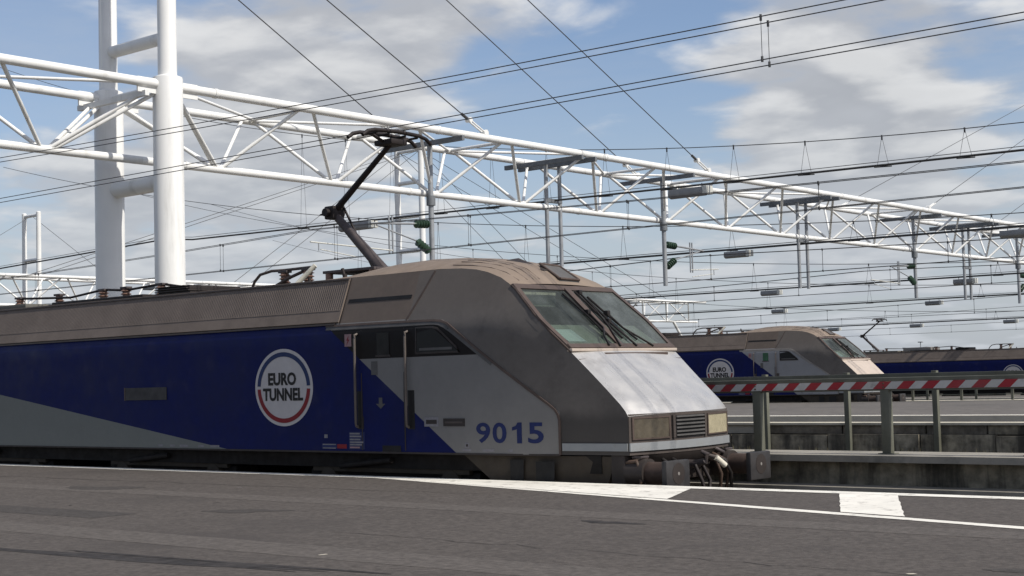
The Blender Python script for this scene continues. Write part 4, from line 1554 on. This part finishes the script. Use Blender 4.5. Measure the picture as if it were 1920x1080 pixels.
    for k in range(n + 1):
        y = -1.26 + 2.52 * k / n
        t = 1 - (abs(y) / 1.26) ** 2
        x = bow(0, y, 1.3)
        vs += [(x + .004, y, 1.104), (x - .05, y, 1.075 - .21 * t), (x - .30, y, 1.05 - .21 * t)]
    for k in range(n):
        for j in range(2):
            fs.append((k * 3 + j, k * 3 + j + 1, (k + 1) * 3 + j + 1, (k + 1) * 3 + j))
    mesh('apron', vs, fs, 'trim_dark', root, smooth=True)
    box('buffer_beam', (-.35, -1.28, .62), (-.10, 1.28, 1.06), 'trim_dark', root, .03)
    for s in (-1, 1):
        yb = s * 1.10
        bf = tube('buffer', (-.12, yb, .80), (.60, yb, .80), .155, 'buffer_rust', root, 20)
        tube('buffer_housing', (-.12, yb, .80), (.20, yb, .80), .20, 'trim_dark', bf, 20)
        bh = box('buffer_head', (.60, yb - .29, .565), (.69, yb + .29, .985), 'buffer_plate', bf, .03)
        tube('contact_disc', (.688, yb, .80), (.694, yb, .80), .15, 'trim_dark', bf, 20)
        tube('grease_spot', (.692, yb, .80), (.697, yb, .80), .025, 'trim_light', bf, 8)
    # coupling hook and hoses
    hk = ptube('coupling_hook', [(-.1, 0, .86), (.25, 0, .86), (.42, 0, .9), (.46, 0, 1.0), (.36, 0, 1.04)], [.07, .06, .05, .045, .03], 'panto_brown', root, 10)
    ptube('screw_link', [(.3, -.09, .85), (.42, -.1, .62), (.44, -.06, .42), (.44, .06, .42), (.42, .1, .62), (.3, .09, .85)], .028, 'panto_dark', hk, 8)
    for (y0, dx, dy, m_) in ((-1.24, .12, -.02, 'hose_brown'), (-.98, .2, .05, 'hose_brown'), (-.62, .22, .03, 'black_rubber'), (.42, .30, .12, 'hose_brown'), (.55, .34, .2, 'black_rubber'), (.72, .28, .05, 'hose_brown'), (-.4, .3, -.05, 'black_rubber')):
        ptube('brake_hose', [(-.1, y0, .95), (.08, y0, .97), (dx, y0 + dy * .5, .88), (dx + .04, y0 + dy, .68), (dx - .02, y0 + dy * 1.4, .45), (dx - .1, y0 + dy * 1.6, .3)], .027, m_, root, 8)
    tube('hose_coupling', (.30, .46, .93), (.36, .62, .80), .045, 'cream', root, 10)
    tube('hose_tap', (.10, .42, .98), (.30, .46, .93), .03, 'steel_bar', root, 8)
    ptube('uncoupling_lever', [(-.05, .75, 1.05), (.10, .8, 1.04), (.12, .95, .98), (.05, 1.0, .90)], .03, 'panto_brown', root, 8)
    for s in (-1, 1):
        ptube('hand_hold', [(-.02, s * 1.2, 1.02), (.12, s * 1.2, 1.02), (.12, s * 1.02, 1.02), (-.02, s * 1.02, 1.02)], .018, 'panto_brown', root, 6)
    # --- underframe, bogies, wheels
    box('underframe', (-21.5, -1.30, .78), (-.5, 1.30, 1.04), 'underframe', root)
    for bx in (-4.9, -10.8, -16.7):
        bg_ = box('bogie', (bx - 1.95, -1.18, .42), (bx + 1.95, 1.18, .74), 'underframe', root, .04)
        for dx in (-1.4, 1.4):
            for s in (-1, 1):
                w_ = tube('wheel', (bx + dx, s * .70, .575), (bx + dx, s * .84, .575), .575, 'wheel_steel', bg_, 28)
                tube('axle_box', (bx + dx, s * .9, .575), (bx + dx, s * 1.28, .575), .2, 'skirt_brown', bg_, 14)
        for s in (-1, 1):
            for dx in (-.5, .5):
                tube('spring', (bx + dx, s * 1.1, .74), (bx + dx, s * 1.1, 1.0), .13, 'skirt_brown', bg_, 12)
            tube('damper', (bx - 1.0, s * 1.36, .80), (bx + .2, s * 1.36, .92), .05, 'underframe', bg_, 10)
            box('side_frame', (bx - 1.8, s * 1.22 - .05, .70), (bx + 1.8, s * 1.22 + .05, .86), 'skirt_brown', bg_, .02)
    # --- roof gear
    def pot(x, y, h=.26):
        prof = [(.10, 0)]
        for k in range(4):
            prof += [(.075, .02 + k * h / 4), (.115, .035 + k * h / 4), (.075, .06 + k * h / 4)]
        prof += [(.08, h + .02)]
        me = lathe_mesh('roof_insulator', prof, 'insulator_brown', 14)
        o = link_mesh('roof_insulator', me)
        o.location = (x, y, 3.955)
        return attach(o, root)
    for x_, y_ in ((-7.75, -.35), (-8.45, -.30), (-12.2, -.3), (-13.4, -.3), (-14.2, -.3), (-16.0, -.2), (-17.4, -.3)):
        pt = pot(x_, y_)
        box('cap', (x_ - .12, y_ - .07, 4.23), (x_ + .12, y_ + .07, 4.275), 'panto_brown', pt, .01)
    ptube('busbar', [(-9.35, -.35, 3.96), (-9.25, -.35, 4.12), (-9.1, -.34, 4.24), (-8.8, -.32, 4.29), (-8.45, -.30, 4.285), (-7.75, -.35, 4.285), (-7.55, -.35, 4.28)], .028, 'trim_brown', root, 8)
    ptube('busbar', [(-8.5, -.5, 3.98), (-8.2, -.42, 4.12), (-7.8, -.36, 4.24)], .03, 'trim_brown', root, 8)
    tube('fuse_tube', (-7.75, -.62, 3.98), (-7.45, -.45, 4.30), .045, 'cream', root, 8)
    ptube('busbar', [(-11.2, -.1, 4.1), (-12.2, -.3, 4.26), (-13.4, -.3, 4.2), (-14.2, -.3, 4.26), (-15.4, -.3, 4.16), (-17.4, -.3, 4.24)], .026, 'panto_dark', root, 8)
    lf = box('roof_louvre_box', (-11.7, -.75, 3.955), (-10.7, .5, 4.14), 'panto_dark', root, .02)
    for k in range(4):
        box('slat', (-11.75, -.8, 3.99 + k * .045), (-10.62 - k * .06, .52, 4.005 + k * .045), 'trim_dark', lf)
    box('equipment_tray', (-15.2, -.9, 3.955), (-12.0, .9, 4.03), 'panto_dark', root, .02)
    box('equipment_tray', (-20.5, -.9, 3.955), (-16.2, .9, 4.06), 'roof_grey', root, .02)
    tube('roof_stub', (-6.35, -.75, 3.95), (-6.42, -.75, 4.16), .03, 'panto_dark', root, 8)
    tube('roof_stub', (-7.05, -.95, 3.95), (-7.05, -.95, 4.04), .03, 'trim_dark', root, 8)
    tube('roof_stub', (-6.2, -.9, 3.97), (-6.2, -.9, 4.04), .04, 'trim_dark', root, 8)
    for x0, up in pantos:
        pantograph(root, x0, up)
    # rear end wall
    box('end_wall', (-21.62, -1.46, 1.06), (-21.55, 1.46, 3.16), 'nose_brown', root)
    return root


L1 = make_loco('near blue and grey locomotive numbered 9015 with raised pantograph', 'livery_dark', 'hood_paint', '9015', [(-6.2, True)])
L1.matrix_basis = Matrix.Translation((-12.54, 18.48, 0.0))
L2 = make_loco('second blue and grey locomotive with pale beige hood behind the striped barrier', 'livery_light', 'hood_beige', '9101', [(-16.5, False)])
L2.matrix_basis = Matrix.Translation((-30.75, 60.85, -0.02)) @ Matrix.Rotation(math.radians(0.6), 4, 'Z')
L3 = make_loco('distant third blue locomotive at the right edge with small raised pantograph', 'livery_dark', 'hood_beige', None, [(-18.3, True)])
L3.matrix_basis = Matrix.Translation((-34.6, 105.0, -0.72))
box('roof_box', (-15.8, -.8, 3.96), (-13.6, .8, 4.26), 'trim_light', None, .05).matrix_basis = L3.matrix_basis
ob = bpy.data.objects['roof_box']
attach(ob, L3)

# ------------------------------------------------------------------ far background
for (p, h, r, lab) in (((-79, 168, -.5), 5.4, .05, 'thin lamp mast with flat top on the far horizon'), ((-150, 390, -.5), 15.0, .9, 'short thick dark mast on the far horizon'), ((-140, 388, -.5), 12.5, .6, 'thinner dark pole right of the thick far mast')):
    m_ = thing('far_mast', lab, 'mast', p)
    tube('pole', p, (p[0], p[1], p[2] + h), r, 'galvanised', m_, 8)
    if 'lamp' in lab:
        box('lamp_head', (p[0] - .28, p[1] - .2, p[2] + h), (p[0] + .28, p[1] + .2, p[2] + h + .12), 'lamp_grey', m_, .05)
    elif 'thick' in lab:
        box('mast_head', (p[0] - 2.2, p[1] - 1, p[2] + h - 3), (p[0] + 2.2, p[1] + 1, p[2] + h - 2.2), 'dark_beam', m_, .1)
    else:
        box('mast_head', (p[0] - .8, p[1] - .6, p[2] + h - .3), (p[0] + .8, p[1] + .6, p[2] + h), 'dark_beam', m_, .1)
